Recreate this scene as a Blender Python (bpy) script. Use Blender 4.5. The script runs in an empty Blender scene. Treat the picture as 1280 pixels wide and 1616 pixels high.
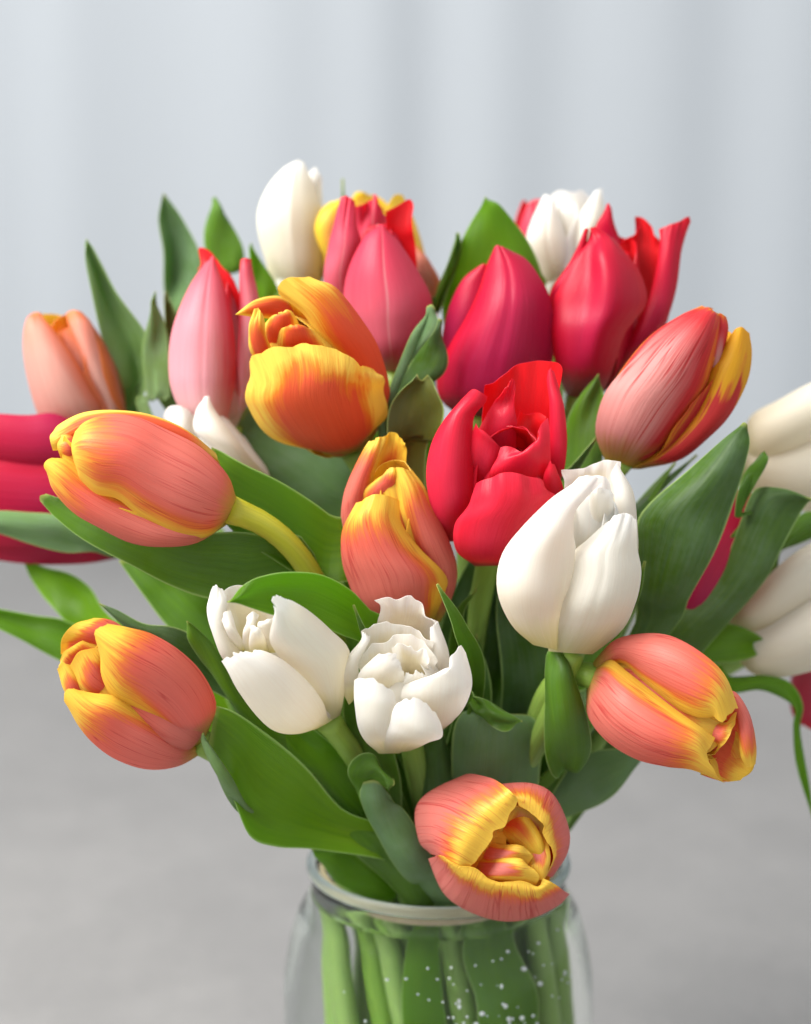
import bpy, math, random
import numpy as np
from mathutils import Vector

# ------------------------------------------------------------------ camera, world, light, exposure
scene = bpy.context.scene
COL = scene.collection
PITCH = math.radians(14.0)
DIST = 0.90                      # camera to the middle of the bouquet
ZC = 0.291                       # height of the middle of the bouquet over the table
VIEW_H = 0.367                   # picture height at that distance
FWD = np.array([0.0, math.cos(PITCH), -math.sin(PITCH)])
UPV = np.array([0.0, math.sin(PITCH), math.cos(PITCH)])
CAM = np.array([0.0, 0.0, ZC]) - DIST * FWD
cam_data = bpy.data.cameras.new('camera')
cam = bpy.data.objects.new('camera', cam_data)
COL.objects.link(cam)
cam.location = CAM
cam.rotation_euler = (math.pi / 2 - PITCH, 0, 0)
cam_data.sensor_fit = 'VERTICAL'
cam_data.sensor_height = 36.0
cam_data.lens = 36.0 * DIST / VIEW_H
cam_data.clip_start = 0.02
cam_data.clip_end = 50.0
cam_data.dof.use_dof = True
cam_data.dof.focus_distance = 0.825
cam_data.dof.aperture_fstop = 5.6
scene.camera = cam

world = bpy.data.worlds.new('World')
scene.world = world
world.use_nodes = True
bg = world.node_tree.nodes['Background']
bg.inputs[0].default_value = (0.93, 0.965, 1.0, 1)
bg.inputs[1].default_value = 0.95


def area(name, loc, target, sx, sy, power, col):
    d = bpy.data.lights.new(name, 'AREA')
    d.shape = 'ELLIPSE'
    d.size, d.size_y, d.energy, d.color = sx, sy, power, col
    o = bpy.data.objects.new(name, d)
    COL.objects.link(o)
    o.location = loc
    o.rotation_euler = (Vector(target) - Vector(loc)).to_track_quat('-Z', 'Y').to_euler()
    return o


area('window_light', (-0.98, -0.50, 1.36), (0, 0, 0.27), 1.2, 1.2, 70.0, (1.0, 0.97, 0.93))

scene.view_settings.view_transform = 'Standard'
scene.view_settings.look = 'None'
scene.view_settings.gamma = 1.0
scene.view_settings.exposure = 0.0
scene.render.engine = 'CYCLES'
scene.cycles.use_denoising = True
scene.cycles.max_bounces = 14
scene.cycles.transmission_bounces = 12
scene.cycles.transparent_max_bounces = 8
scene.cycles.sample_clamp_indirect = 6.0

PXM = 1616.0 / VIEW_H


def P(x, y, Y=0.0):
    """world point on the ray through photograph pixel (x, y), at world depth Y (metres, + is away)"""
    d = FWD * DIST + np.array([1.0, 0, 0]) * ((x - 640) / PXM) - UPV * ((y - 808) / PXM)
    t = (Y - CAM[1]) / d[1]
    return CAM + d * t


def nrm(v):
    v = np.asarray(v, float)
    return v / max(np.linalg.norm(v), 1e-9)


def sstep(a, b, x):
    t = np.clip((np.asarray(x, float) - a) / (b - a), 0, 1)
    return t * t * (3 - 2 * t)


def catmull(pts, n):
    """n points, evenly spaced by length, on a Catmull-Rom curve through pts"""
    p = np.asarray(pts, float)
    q = np.vstack([2 * p[0] - p[1], p, 2 * p[-1] - p[-2]])
    out = []
    for i in range(1, len(q) - 2):
        p0, p1, p2, p3 = q[i - 1], q[i], q[i + 1], q[i + 2]
        t = np.linspace(0, 1, 24, endpoint=False)[:, None]
        out.append(0.5 * (2 * p1 + (p2 - p0) * t + (2 * p0 - 5 * p1 + 4 * p2 - p3) * t ** 2 + (3 * p1 - p0 - 3 * p2 + p3) * t ** 3))
    out = np.vstack(out + [p[-1:]])
    s = np.concatenate([[0], np.cumsum(np.linalg.norm(np.diff(out, axis=0), axis=1))])
    k = np.linspace(0, s[-1], n)
    return np.stack([np.interp(k, s, out[:, c]) for c in range(out.shape[1])], 1)


# ------------------------------------------------------------------ materials
class NT:
    def __init__(self, name):
        self.m = bpy.data.materials.new(name)
        self.m.use_nodes = True
        self.t = self.m.node_tree
        self.t.nodes.clear()
        self.out = self.n('ShaderNodeOutputMaterial')

    def n(self, kind, **kw):
        nd = self.t.nodes.new(kind)
        for k, v in kw.items():
            setattr(nd, k, v)
        return nd

    def set(self, sock, v):
        if isinstance(v, bpy.types.NodeSocket):
            self.t.links.new(v, sock)
        elif isinstance(v, (tuple, list)) and len(v) == 3 and sock.type == 'RGBA':
            sock.default_value = (*v, 1)
        else:
            sock.default_value = v

    def math(self, op, a, b=0.0, c=None, clamp=False):
        nd = self.n('ShaderNodeMath', operation=op, use_clamp=clamp)
        self.set(nd.inputs[0], a)
        self.set(nd.inputs[1], b)
        if c is not None:
            self.set(nd.inputs[2], c)
        return nd.outputs[0]

    def attr(self, name):
        return self.n('ShaderNodeAttribute', attribute_name=name).outputs['Fac']

    def vec(self, x, y, z=0.0):
        nd = self.n('ShaderNodeCombineXYZ')
        self.set(nd.inputs[0], x)
        self.set(nd.inputs[1], y)
        self.set(nd.inputs[2], z)
        return nd.outputs[0]

    def noise(self, v, scale, detail=3.0, rough=0.55):
        nd = self.n('ShaderNodeTexNoise')
        self.set(nd.inputs['Vector'], v)
        nd.inputs['Scale'].default_value = scale
        nd.inputs['Detail'].default_value = detail
        nd.inputs['Roughness'].default_value = rough
        return nd.outputs['Fac']

    def ramp(self, fac, stops, interp='EASE'):
        nd = self.n('ShaderNodeValToRGB')
        cr = nd.color_ramp
        cr.interpolation = interp
        while len(cr.elements) < len(stops):
            cr.elements.new(0.5)
        for e, (p, c) in zip(cr.elements, stops):
            e.position = p
            e.color = (*c, 1) if len(c) == 3 else c
        self.set(nd.inputs[0], fac)
        return nd.outputs[0]

    def mix(self, fac, a, b, blend='MIX'):
        nd = self.n('ShaderNodeMix', data_type='RGBA', blend_type=blend)
        self.set(nd.inputs[0], fac)
        self.set(nd.inputs[6], a)
        self.set(nd.inputs[7], b)
        return nd.outputs[2]

    def remap(self, x, a, b, c=0.0, d=1.0):
        nd = self.n('ShaderNodeMapRange')
        self.set(nd.inputs[0], x)
        for i, q in enumerate((a, b, c, d)):
            nd.inputs[i + 1].default_value = q
        return nd.outputs[0]

    def bump(self, h, strength, dist):
        nd = self.n('ShaderNodeBump')
        nd.inputs['Strength'].default_value = strength
        nd.inputs['Distance'].default_value = dist
        self.set(nd.inputs['Height'], h)
        return nd.outputs[0]

    def principled(self, col, rough, spec=0.4, normal=None, sheen=0.0):
        nd = self.n('ShaderNodeBsdfPrincipled')
        self.set(nd.inputs['Base Color'], col)
        self.set(nd.inputs['Roughness'], rough)
        nd.inputs['Specular IOR Level'].default_value = spec
        if sheen:
            nd.inputs['Sheen Weight'].default_value = sheen
            nd.inputs['Sheen Roughness'].default_value = 0.4
        if normal is not None:
            self.set(nd.inputs['Normal'], normal)
        return nd

    def finish(self, surf):
        self.t.links.new(surf, self.out.inputs['Surface'])
        return self.m


def lin(r, g, b):
    f = lambda c: (c / 255 / 12.92) if c / 255 <= 0.04045 else ((c / 255 + 0.055) / 1.055) ** 2.4
    return (f(r), f(g), f(b))


def petal_mat(name, edge, mid, body, foot, m0=0.05, m1=0.35, streak=0.25, vein=0.25, vein_col=None,
              trans=0.35, rough=0.42, pale=None, pale_rng=(0.2, 0.75), foot_rng=(0.02, 0.16), seed=0.0, rib=None, blot=0.0, spec=0.45, bump=0.42):
    """petal skin: a margin colour that runs inward in fine streaks, body colour, paler flush towards the middle, foot at the stem"""
    k = NT(name)
    ue, vv, mg = k.attr('along'), k.attr('across'), k.attr('margin')
    rnd = k.math('MULTIPLY', k.n('ShaderNodeObjectInfo').outputs['Random'], 37.0)       # every petal its own pattern
    st = k.noise(k.vec(k.math('MULTIPLY', vv, 8.0), k.math('MULTIPLY', ue, 1.6), k.math('ADD', rnd, seed)), 1.0, 5.0, 0.7)
    fine = k.noise(k.vec(k.math('MULTIPLY', vv, 20.0), k.math('MULTIPLY', ue, 1.8), k.math('ADD', rnd, seed + 7)), 1.0, 3.0, 0.6)
    line = k.noise(k.vec(k.math('MULTIPLY', k.math('MULTIPLY', vv, k.remap(ue, 0.0, 1.0, 1.15, 0.85)), 9.0), k.math('MULTIPLY', ue, 0.9), k.math('ADD', rnd, seed + 17)), 1.0, 1.5, 0.5)
    line = k.remap(k.math('ABSOLUTE', k.math('SUBTRACT', line, 0.5)), 0.030, 0.004)
    blob = k.noise(k.vec(k.math('MULTIPLY', vv, 2.2), k.math('MULTIPLY', ue, 2.6), k.math('ADD', rnd, seed + 3)), 1.0, 2.0, 0.5)
    s = k.math('ADD', k.math('MULTIPLY', k.math('SUBTRACT', st, 0.5), streak), k.math('MULTIPLY', k.math('SUBTRACT', fine, 0.5), streak * 0.9))
    s = k.math('ADD', s, k.math('MULTIPLY', k.math('SUBTRACT', blob, 0.5), 0.30 + blot))
    x = k.math('ADD', mg, s)
    x = k.remap(x, m0, m1)
    b = body
    if pale is not None:
        b = k.mix(k.math('MULTIPLY', k.remap(k.math('ADD', mg, k.math('MULTIPLY', k.math('SUBTRACT', st, 0.5), 0.5)), pale_rng[0], pale_rng[1]),
                         k.remap(ue, 0.95, 0.35)), body, pale)
    col = k.mix(k.remap(x, 0.0, 0.5), edge, mid)
    col = k.mix(k.remap(x, 0.4, 1.0), col, b)
    if vein_col is not None:
        vfac = k.math('MULTIPLY', line, k.remap(k.noise(k.vec(vv, ue, k.math('ADD', rnd, seed + 1.5)), 2.6, 2.0), 0.40, 0.60))
        vfac = k.math('MULTIPLY', k.math('MULTIPLY', vfac, k.remap(mg, 0.05, 0.3)), vein * 2.2, clamp=True)
        col = k.mix(vfac, col, vein_col)
    col = k.mix(k.math('MULTIPLY', k.math('ADD', k.remap(fine, 0.42, 0.66), k.math('MULTIPLY', line, 0.8)), vein * 1.3, clamp=True), col, k.mix(1.0, col, (0.90, 0.80, 0.78), 'MULTIPLY'))
    if rib is not None:
        rf = k.math('MULTIPLY', k.remap(k.math('ABSOLUTE', vv), 0.045, 0.0), 0.55)
        col = k.mix(rf, col, rib)
    col = k.mix(k.remap(k.math('ADD', ue, k.math('MULTIPLY', k.math('SUBTRACT', st, 0.5), 0.12)), foot_rng[1], foot_rng[0]), col, foot)
    nb = k.bump(k.math('SUBTRACT', k.math('ADD', k.math('MULTIPLY', fine, 0.7), st), k.math('MULTIPLY', line, 0.25)), bump, 0.0013)
    pr = k.principled(col, k.remap(st, 0.2, 0.8, rough - 0.06, rough + 0.08), spec, nb, 0.03)
    tr = k.n('ShaderNodeBsdfTranslucent')
    k.set(tr.inputs[0], k.mix(0.10, col, k.mix(1.0, col, col, 'MULTIPLY')))
    k.set(tr.inputs['Normal'], nb)
    ms = k.n('ShaderNodeMixShader')
    ms.inputs[0].default_value = trans
    k.t.links.new(pr.outputs[0], ms.inputs[1])
    k.t.links.new(tr.outputs[0], ms.inputs[2])
    return k.finish(ms.outputs[0])


def leaf_mat(name, col, col2, glow, trans=0.32, rough=0.36, bloom=0.35, seed=0.0):
    k = NT(name)
    ue, vv = k.attr('along'), k.attr('across')
    st = k.noise(k.vec(k.math('MULTIPLY', vv, 9.0), k.math('MULTIPLY', ue, 2.0), seed), 1.0, 4.0, 0.65)
    fine = k.noise(k.vec(k.math('MULTIPLY', vv, 38.0), k.math('MULTIPLY', ue, 4.0), seed + 4), 1.0, 2.0, 0.6)
    tc = k.n('ShaderNodeTexCoord')
    wax = k.noise(tc.outputs['Object'], 55.0, 4.0, 0.7)
    rn = k.n('ShaderNodeObjectInfo').outputs['Random']
    veins = k.n('ShaderNodeTexWave', wave_type='BANDS', bands_direction='X')
    k.set(veins.inputs['Vector'], k.vec(k.math('MULTIPLY', vv, 1.0), k.math('MULTIPLY', ue, 0.25), rn))
    veins.inputs['Scale'].default_value = 7.0
    veins.inputs['Distortion'].default_value = 1.2
    veins.inputs['Detail'].default_value = 2.0
    vn = veins.outputs['Fac']
    c = k.mix(k.remap(st, 0.3, 0.7), col, col2)
    c = k.mix(k.math('MULTIPLY', k.remap(rn, 0.0, 0.45, 1.0, 0.0), 0.45), c, k.mix(1.0, c, (0.62, 0.66, 0.75), 'MULTIPLY'))   # each leaf its own green
    c = k.mix(k.math('MULTIPLY', k.remap(rn, 0.55, 1.0), 0.5), c, k.mix(1.0, c, (1.45, 1.22, 0.75), 'MULTIPLY'))
    c = k.mix(k.math('MULTIPLY', k.remap(fine, 0.45, 0.7), 0.45), c, k.mix(1.0, c, (0.55, 0.62, 0.5), 'MULTIPLY'))
    c = k.mix(k.math('MULTIPLY', vn, 0.30), c, k.mix(1.0, c, (1.35, 1.3, 1.5), 'MULTIPLY'))
    c = k.mix(k.remap(ue, 0.45, 0.05), c, k.mix(1.0, c, (1.5, 1.35, 1.3), 'MULTIPLY'))                      # paler towards the stem
    wx = k.math('MULTIPLY', k.remap(k.math('ADD', k.math('MULTIPLY', wax, 0.6), k.math('MULTIPLY', fine, 0.4)), 0.42, 0.62), bloom)
    c = k.mix(wx, c, lin(150, 176, 150))
    c = k.mix(k.remap(k.math('ABSOLUTE', vv), 0.94, 0.985), c, lin(165, 195, 115))      # pale translucent rim
    c = k.mix(k.remap(ue, 0.965, 1.0), c, lin(175, 185, 95))
    nb = k.bump(k.math('ADD', k.math('ADD', st, k.math('MULTIPLY', fine, 0.7)), k.math('MULTIPLY', vn, 0.8)), 0.45, 0.0011)
    pr = k.principled(c, k.remap(wx, 0.0, 0.35, rough, rough + 0.2), 0.45, nb)
    tr = k.n('ShaderNodeBsdfTranslucent')
    k.set(tr.inputs[0], k.mix(0.75, c, glow))
    ms = k.n('ShaderNodeMixShader')
    ms.inputs[0].default_value = trans
    k.t.links.new(pr.outputs[0], ms.inputs[1])
    k.t.links.new(tr.outputs[0], ms.inputs[2])
    return k.finish(ms.outputs[0])


def stem_mat(name, col, top):
    k = NT(name)
    ue, vv = k.attr('along'), k.attr('across')
    st = k.noise(k.vec(k.math('MULTIPLY', vv, 8.0), k.math('MULTIPLY', ue, 8.0), 0.0), 1.0, 4.0)
    c = k.mix(k.remap(ue, 0.72, 1.0), col, top)
    c = k.mix(k.math('MULTIPLY', k.remap(st, 0.4, 0.7), 0.4), c, k.mix(1.0, c, (0.6, 0.66, 0.55), 'MULTIPLY'))
    pr = k.principled(c, 0.42, 0.4, k.bump(st, 0.2, 0.001))
    pr.inputs['Subsurface Weight'].default_value = 0.15
    pr.inputs['Subsurface Radius'].default_value = (0.002, 0.003, 0.001)
    return k.finish(pr.outputs[0])


# ------------------------------------------------------------------ mesh helpers
def new_mesh(name, verts, faces, mats, parent=None, mat_idx=None, attrs=None, smooth=True):
    me = bpy.data.meshes.new(name)
    me.from_pydata(np.asarray(verts).tolist(), [], faces)
    for m in mats:
        me.materials.append(m)
    if mat_idx is not None:
        me.polygons.foreach_set('material_index', np.asarray(mat_idx, np.int32))
    if smooth:
        me.polygons.foreach_set('use_smooth', np.ones(len(me.polygons), bool))
    for k, v in (attrs or {}).items():
        a = me.attributes.new(k, 'FLOAT', 'POINT')
        a.data.foreach_set('value', np.asarray(v, np.float32).ravel())
    me.update()
    o = bpy.data.objects.new(name, me)
    COL.objects.link(o)
    if parent is not None:
        o.parent = parent
        o.matrix_parent_inverse = parent.matrix_basis.inverted()
    return o


def sheet(name, G, thick, mats, parent, attrs):
    """a closed thin skin from a grid of points (nu, nv, 3): outer face on the side of du x dv ... both faces and the rim"""
    nu, nv, _ = G.shape
    du = np.gradient(G, axis=0)
    dv = np.gradient(G, axis=1)
    n = np.cross(dv, du)
    n /= np.maximum(np.linalg.norm(n, axis=2, keepdims=True), 1e-12)
    t = np.broadcast_to(thick, (nu, nv))[:, :, None]
    A = G + n * t * 0.5
    B = G - n * t * 0.5
    V = np.vstack([A.reshape(-1, 3), B.reshape(-1, 3)])
    N = nu * nv
    f, mi = [], []
    for i in range(nu - 1):
        for j in range(nv - 1):
            a, b, c, d = i * nv + j, i * nv + j + 1, (i + 1) * nv + j + 1, (i + 1) * nv + j
            f.append((a, b, c, d)); mi.append(0)
            f.append((N + a, N + d, N + c, N + b)); mi.append(1 if len(mats) > 1 else 0)
    ring = [(0, j) for j in range(nv)] + [(i, nv - 1) for i in range(1, nu)] + [(nu - 1, j) for j in range(nv - 2, -1, -1)] + [(i, 0) for i in range(nu - 2, 0, -1)]
    ids = [i * nv + j for i, j in ring]
    m = len(ids)
    V = np.vstack([V, V[ids], V[[N + q for q in ids]]])
    for q in range(m):
        a, b = 2 * N + q, 2 * N + (q + 1) % m
        f.append((a, m + a, m + b, b)); mi.append(0)
    at = {k: np.concatenate([v.ravel(), v.ravel(), v.ravel()[ids], v.ravel()[ids]]) for k, v in attrs.items()}
    return new_mesh(name, V, f, mats, parent, mi, at)


def tube(name, path, rad, mat, parent, seg=14):
    p = np.asarray(path, float)
    n = len(p)
    t = np.gradient(p, axis=0)
    t /= np.linalg.norm(t, axis=1, keepdims=True)
    a = nrm(np.cross(t[0], [0.3, 1, 0.1]))
    V, at_u, at_v = [], [], []
    for i in range(n):
        a = nrm(a - t[i] * a.dot(t[i]))
        b = np.cross(t[i], a)
        r = rad[i] if hasattr(rad, '__len__') else rad
        for j in range(seg):
            w = 2 * math.pi * j / seg
            V.append(p[i] + r * (math.cos(w) * a + math.sin(w) * b))
            at_u.append(i / (n - 1)); at_v.append(math.sin(w))
    f = [(i * seg + j, i * seg + (j + 1) % seg, (i + 1) * seg + (j + 1) % seg, (i + 1) * seg + j) for i in range(n - 1) for j in range(seg)]
    f.append(tuple(range(seg))[::-1])
    f.append(tuple((n - 1) * seg + j for j in range(seg)))
    return new_mesh(name, V, f, [mat], parent, None, {'along': at_u, 'across': at_v})


def lathe(name, prof, mat, parent=None, seg=96, close=True):
    prof = np.asarray(prof, float)
    n = len(prof)
    V = [(r * math.cos(2 * math.pi * j / seg), r * math.sin(2 * math.pi * j / seg), z) for r, z in prof for j in range(seg)]
    rng = n if close else n - 1
    f = [(i * seg + j, i * seg + (j + 1) % seg, ((i + 1) % n) * seg + (j + 1) % seg, ((i + 1) % n) * seg + j) for i in range(rng) for j in range(seg)]
    return new_mesh(name, V, f, [mat], parent)


# ------------------------------------------------------------------ setting: table and curtain
MOUTH_Z = 0.158
CURTAIN_Y = 1.10


def make_table():
    k = NT('grey_concrete')
    tc = k.n('ShaderNodeTexCoord')
    a = k.noise(tc.outputs['Object'], 3.2, 5.0, 0.6)
    b = k.noise(tc.outputs['Object'], 16.0, 5.0, 0.65)
    c = k.noise(tc.outputs['Object'], 140.0, 3.0, 0.6)
    col = k.mix(k.remap(a, 0.3, 0.7), (0.182, 0.178, 0.175), (0.245, 0.239, 0.234))
    col = k.mix(k.math('MULTIPLY', k.remap(b, 0.45, 0.72), 0.45), col, (0.27, 0.262, 0.255))
    col = k.mix(k.math('MULTIPLY', k.remap(c, 0.5, 0.75), 0.25), col, (0.12, 0.12, 0.123))
    pr = k.principled(col, 0.62, 0.35, k.bump(k.math('ADD', b, k.math('MULTIPLY', c, 0.4)), 0.3, 0.002))
    m = k.finish(pr.outputs[0])
    n, hx, y0, y1, th = 2, 1.6, -0.9, CURTAIN_Y + 0.12, 0.04
    V = [(-hx, y0, 0), (hx, y0, 0), (hx, y1, 0), (-hx, y1, 0), (-hx, y0, -th), (hx, y0, -th), (hx, y1, -th), (-hx, y1, -th)]
    f = [(0, 1, 2, 3), (7, 6, 5, 4), (0, 4, 5, 1), (1, 5, 6, 2), (2, 6, 7, 3), (3, 7, 4, 0)]
    o = new_mesh('table_top', V, f, [m], smooth=False)
    o['kind'] = 'structure'
    o['label'] = 'mottled grey concrete table top under the glass jar'


def make_curtain():
    k = NT('curtain_cloth')
    tc = k.n('ShaderNodeTexCoord')
    w = k.noise(tc.outputs['Object'], 260.0, 2.0)
    col = k.mix(w, (0.495, 0.528, 0.56), (0.53, 0.562, 0.595))
    pr = k.principled(col, 0.85, 0.1, k.bump(w, 0.1, 0.001))
    tr = k.n('ShaderNodeBsdfTranslucent')
    k.set(tr.inputs[0], col)
    ms = k.n('ShaderNodeMixShader')
    ms.inputs[0].default_value = 0.3
    k.t.links.new(pr.outputs[0], ms.inputs[1])
    k.t.links.new(tr.outputs[0], ms.inputs[2])
    m = k.finish(ms.outputs[0])
    nx, nz = 420, 12
    xs = np.linspace(-1.5, 1.5, nx)
    zs = np.linspace(0.004, 2.2, nz)
    # slow swells that come forward to the right and fall back quickly
    cen = np.array([-1.50, -1.22, -0.98, -0.72, -0.47, -0.235, 0.0, 0.115, 0.235, 0.46, 0.70, 0.95, 1.2, 1.5])
    dep = np.zeros(nx)
    for c0, c1 in zip(cen[:-1], cen[1:]):
        t = np.clip((xs - c0) / (c1 - c0), 0, 1)
        on = (xs >= c0) & (xs < c1)
        amp = 0.055 * (c1 - c0)
        dep = np.where(on, -amp * (t ** 1.2) * (1 - sstep(0.80, 1.0, t)), dep)
    dep = np.convolve(np.pad(dep, 6, mode='edge'), np.hanning(13) / np.hanning(13).sum(), 'valid')
    dep = dep + 0.0025 * np.sin(xs * 61 + np.sin(xs * 17))
    G = np.zeros((nz, nx, 3))
    for i, z in enumerate(zs):
        G[i, :, 0] = xs + 0.006 * math.sin(z * 3)
        G[i, :, 1] = CURTAIN_Y + dep * (0.85 + 0.15 * math.cos(z * 1.7))
        G[i, :, 2] = z
    o = sheet('curtain', G, 0.0015, [m], None, {})
    o['label'] = 'pale grey blue pleated curtain hanging behind the bouquet'
    o['category'] = 'curtain'


make_table()
make_curtain()

# ------------------------------------------------------------------ glass jar, water, band
JX, JY = P(692, 1392, 0.0)[0], 0.0
JS = MOUTH_Z / 0.150


WATER_Z = 0.1385


def make_jar():
    root = bpy.data.objects.new('glass_jar', None)
    COL.objects.link(root)
    root.location = (JX, JY, 0)
    root.scale = (1.03, 1.03, JS)
    root['label'] = 'round clear glass jar holding the tulip stems in water'
    root['category'] = 'jar'
    bpy.context.view_layer.update()
    k = NT('clear_glass')
    g = k.n('ShaderNodeBsdfGlass')
    g.inputs['Color'].default_value = (0.99, 0.998, 0.995, 1)
    g.inputs['Roughness'].default_value = 0.10
    g.inputs['IOR'].default_value = 1.30
    mg = k.finish(g.outputs[0])
    outer = catmull([(0.0, 0.0), (0.046, 0.0), (0.0535, 0.006), (0.0565, 0.03), (0.0565, 0.095), (0.0552, 0.114), (0.0515, 0.129), (0.0470, 0.1375), (0.0455, 0.1425), (0.0456, 0.1448), (0.0456, 0.1462)], 60)
    inner = catmull([(0.0449, 0.1462), (0.0447, 0.1425), (0.0459, 0.1370), (0.0505, 0.1284), (0.0543, 0.113), (0.0556, 0.095), (0.0556, 0.03), (0.0518, 0.0105), (0.0445, 0.008), (0.0, 0.008)], 60)
    top = [(0.0455, 0.1464), (0.0453, 0.1465), (0.0451, 0.1464)]
    kw = NT('wet_glass')                                     # inner wall below the water line: glass against water
    g2 = kw.n('ShaderNodeBsdfGlass')
    g2.inputs['Color'].default_value = (0.985, 0.995, 0.99, 1)
    g2.inputs['Roughness'].default_value = 0.0
    g2.inputs['IOR'].default_value = 1.30 / 1.333
    mw = kw.finish(g2.outputs[0])
    prof = np.vstack([outer, top, inner])
    seg = 96
    body = lathe('glass_body', prof, mg, root, close=False)
    body.data.materials.append(mw)
    mi = [1 if (i >= 63 and 0.5 * (prof[i, 1] + prof[i + 1, 1]) < WATER_Z) else 0 for i in range(len(prof) - 1) for _ in range(seg)]
    body.data.polygons.foreach_set('material_index', np.array(mi, np.int32))
    body.location = (0, 0, 0)
    body.matrix_parent_inverse.identity()
    kr = NT('rim_glass')
    gr = kr.n('ShaderNodeBsdfGlass')
    gr.inputs['Color'].default_value = (0.93, 0.97, 0.965, 1)
    gr.inputs['Roughness'].default_value = 0.32
    gr.inputs['IOR'].default_value = 1.40
    ring = [(0.0459 + 0.0017 * math.cos(a), 0.1489 + 0.0021 * math.sin(a)) for a in np.linspace(0, 2 * math.pi, 14, endpoint=False)]
    rim = lathe('rim', ring, kr.finish(gr.outputs[0]), root, close=True)
    rim.location = (0, 0, 0)
    rim.matrix_parent_inverse.identity()
    return root


def make_water():
    k = NT('water')
    g = k.n('ShaderNodeBsdfGlass')
    g.inputs['Color'].default_value = (0.97, 0.99, 0.975, 1)
    g.inputs['Roughness'].default_value = 0.0
    g.inputs['IOR'].default_value = 1.33
    m = k.finish(g.outputs[0])
    kt = NT('water_side')                                    # the side is index-matched by the wet wall of the jar
    mt = kt.finish(kt.n('ShaderNodeBsdfTransparent').outputs[0])
    wl = WATER_Z
    side = catmull([(0.0, 0.0083), (0.0441, 0.0083), (0.0514, 0.0109), (0.0553, 0.03), (0.0553, 0.095), (0.0540, 0.113), (0.0502, 0.1283), (0.0452, wl)], 50)
    prof = np.vstack([side, [(0.0440, wl - 0.0006), (0.02, wl - 0.0010), (0.0, wl - 0.0010)]])
    o = lathe('water', prof, m, None, close=False)
    o.data.materials.append(mt)
    o.data.polygons.foreach_set('material_index', np.array([1 if i < 49 else 0 for i in range(len(prof) - 1) for _ in range(96)], np.int32))
    o.location = (JX, JY, 0)
    o.scale = (1.03, 1.03, JS)
    o['label'] = 'clear water filling the glass jar around the stems'
    o['category'] = 'water'
    # bubbles clinging to the inside of the glass
    kb = NT('bubble')
    pb = kb.principled((0.86, 0.90, 0.90), 0.18, 0.9)
    mb = kb.finish(pb.outputs[0])
    rnd = random.Random(5)
    V, F = [], []
    for q in range(120):
        z = rnd.uniform(0.085, 0.133)
        w = math.radians(rnd.gauss(-72, 26))
        prof_r = np.interp(z, [0.095, 0.113, 0.1275, 0.1365], [0.0556, 0.0543, 0.0505, 0.0459]) - 0.0006
        r = rnd.choice([0.0003, 0.0004, 0.0004, 0.0005, 0.0006, 0.0009])
        c = np.array([prof_r * math.cos(w), prof_r * math.sin(w), z])
        base = len(V)
        nl, ns = 5, 8
        sx = rnd.uniform(0.7, 1.5)
        for i in range(nl + 1):
            th = math.pi * i / nl
            for j in range(ns):
                ph = 2 * math.pi * j / ns
                V.append(c + r * np.array([math.sin(th) * math.cos(ph) * sx, math.sin(th) * math.sin(ph), math.cos(th)]))
        for i in range(nl):
            for j in range(ns):
                F.append((base + i * ns + j, base + i * ns + (j + 1) % ns, base + (i + 1) * ns + (j + 1) % ns, base + (i + 1) * ns + j))
    b = new_mesh('bubbles', V, F, [mb], o)
    b.matrix_parent_inverse.identity()
    b['kind'] = 'stuff'


def make_band():
    k = NT('cream_paper')
    tc = k.n('ShaderNodeTexCoord')
    w = k.noise(tc.outputs['Object'], 220.0, 3.0)
    col = k.mix(w, lin(165, 148, 116), lin(190, 176, 146))
    pr = k.principled(col, 0.6, 0.3, k.bump(w, 0.15, 0.0006))
    m = k.finish(pr.outputs[0])
    n = 96
    G = np.zeros((6, n + 1, 3))
    for j in range(n + 1):
        w = 2 * math.pi * j / n
        for i in range(6):
            r = 0.0425 + 0.0004 * math.sin(3 * w) - 0.0006 * abs(i - 2.5) / 2.5
            G[i, j] = (r * math.cos(w), r * math.sin(w), 0.1440 + 0.0052 * i / 5 + 0.0012 * math.sin(w + 0.6))
    o = sheet('paper_band', G, 0.0012, [m], None, {})
    o.location = (JX, JY, 0)
    o.scale = (1.03, 1.03, JS)
    o['label'] = 'cream paper band wrapped round the stems in the jar mouth'
    o['category'] = 'band'


make_jar()
make_water()
make_band()

# ------------------------------------------------------------------ petals and tulips
PROFILES = {
    'egg':    [(0.10, 0.0), (0.56, 0.035), (0.90, 0.17), (1.0, 0.38), (0.94, 0.62), (0.74, 0.84), (0.42, 1.0)],
    'closed': [(0.10, 0.0), (0.52, 0.035), (0.86, 0.17), (1.0, 0.40), (0.93, 0.66), (0.66, 0.88), (0.22, 1.0)],
    'cup':    [(0.10, 0.0), (0.60, 0.03), (0.93, 0.15), (1.0, 0.36), (0.97, 0.60), (0.88, 0.82), (0.74, 1.0)],
    'vase':   [(0.10, 0.0), (0.50, 0.03), (0.84, 0.15), (1.0, 0.36), (0.97, 0.60), (0.92, 0.82), (1.02, 1.0)],
    'open':   [(0.10, 0.0), (0.58, 0.03), (0.92, 0.14), (1.05, 0.35), (1.08, 0.60), (1.10, 0.82), (1.16, 1.0)],
    'inner':  [(0.10, 0.0), (0.50, 0.04), (0.82, 0.18), (0.92, 0.40), (0.80, 0.66), (0.56, 0.88), (0.30, 1.0)],
}


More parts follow.
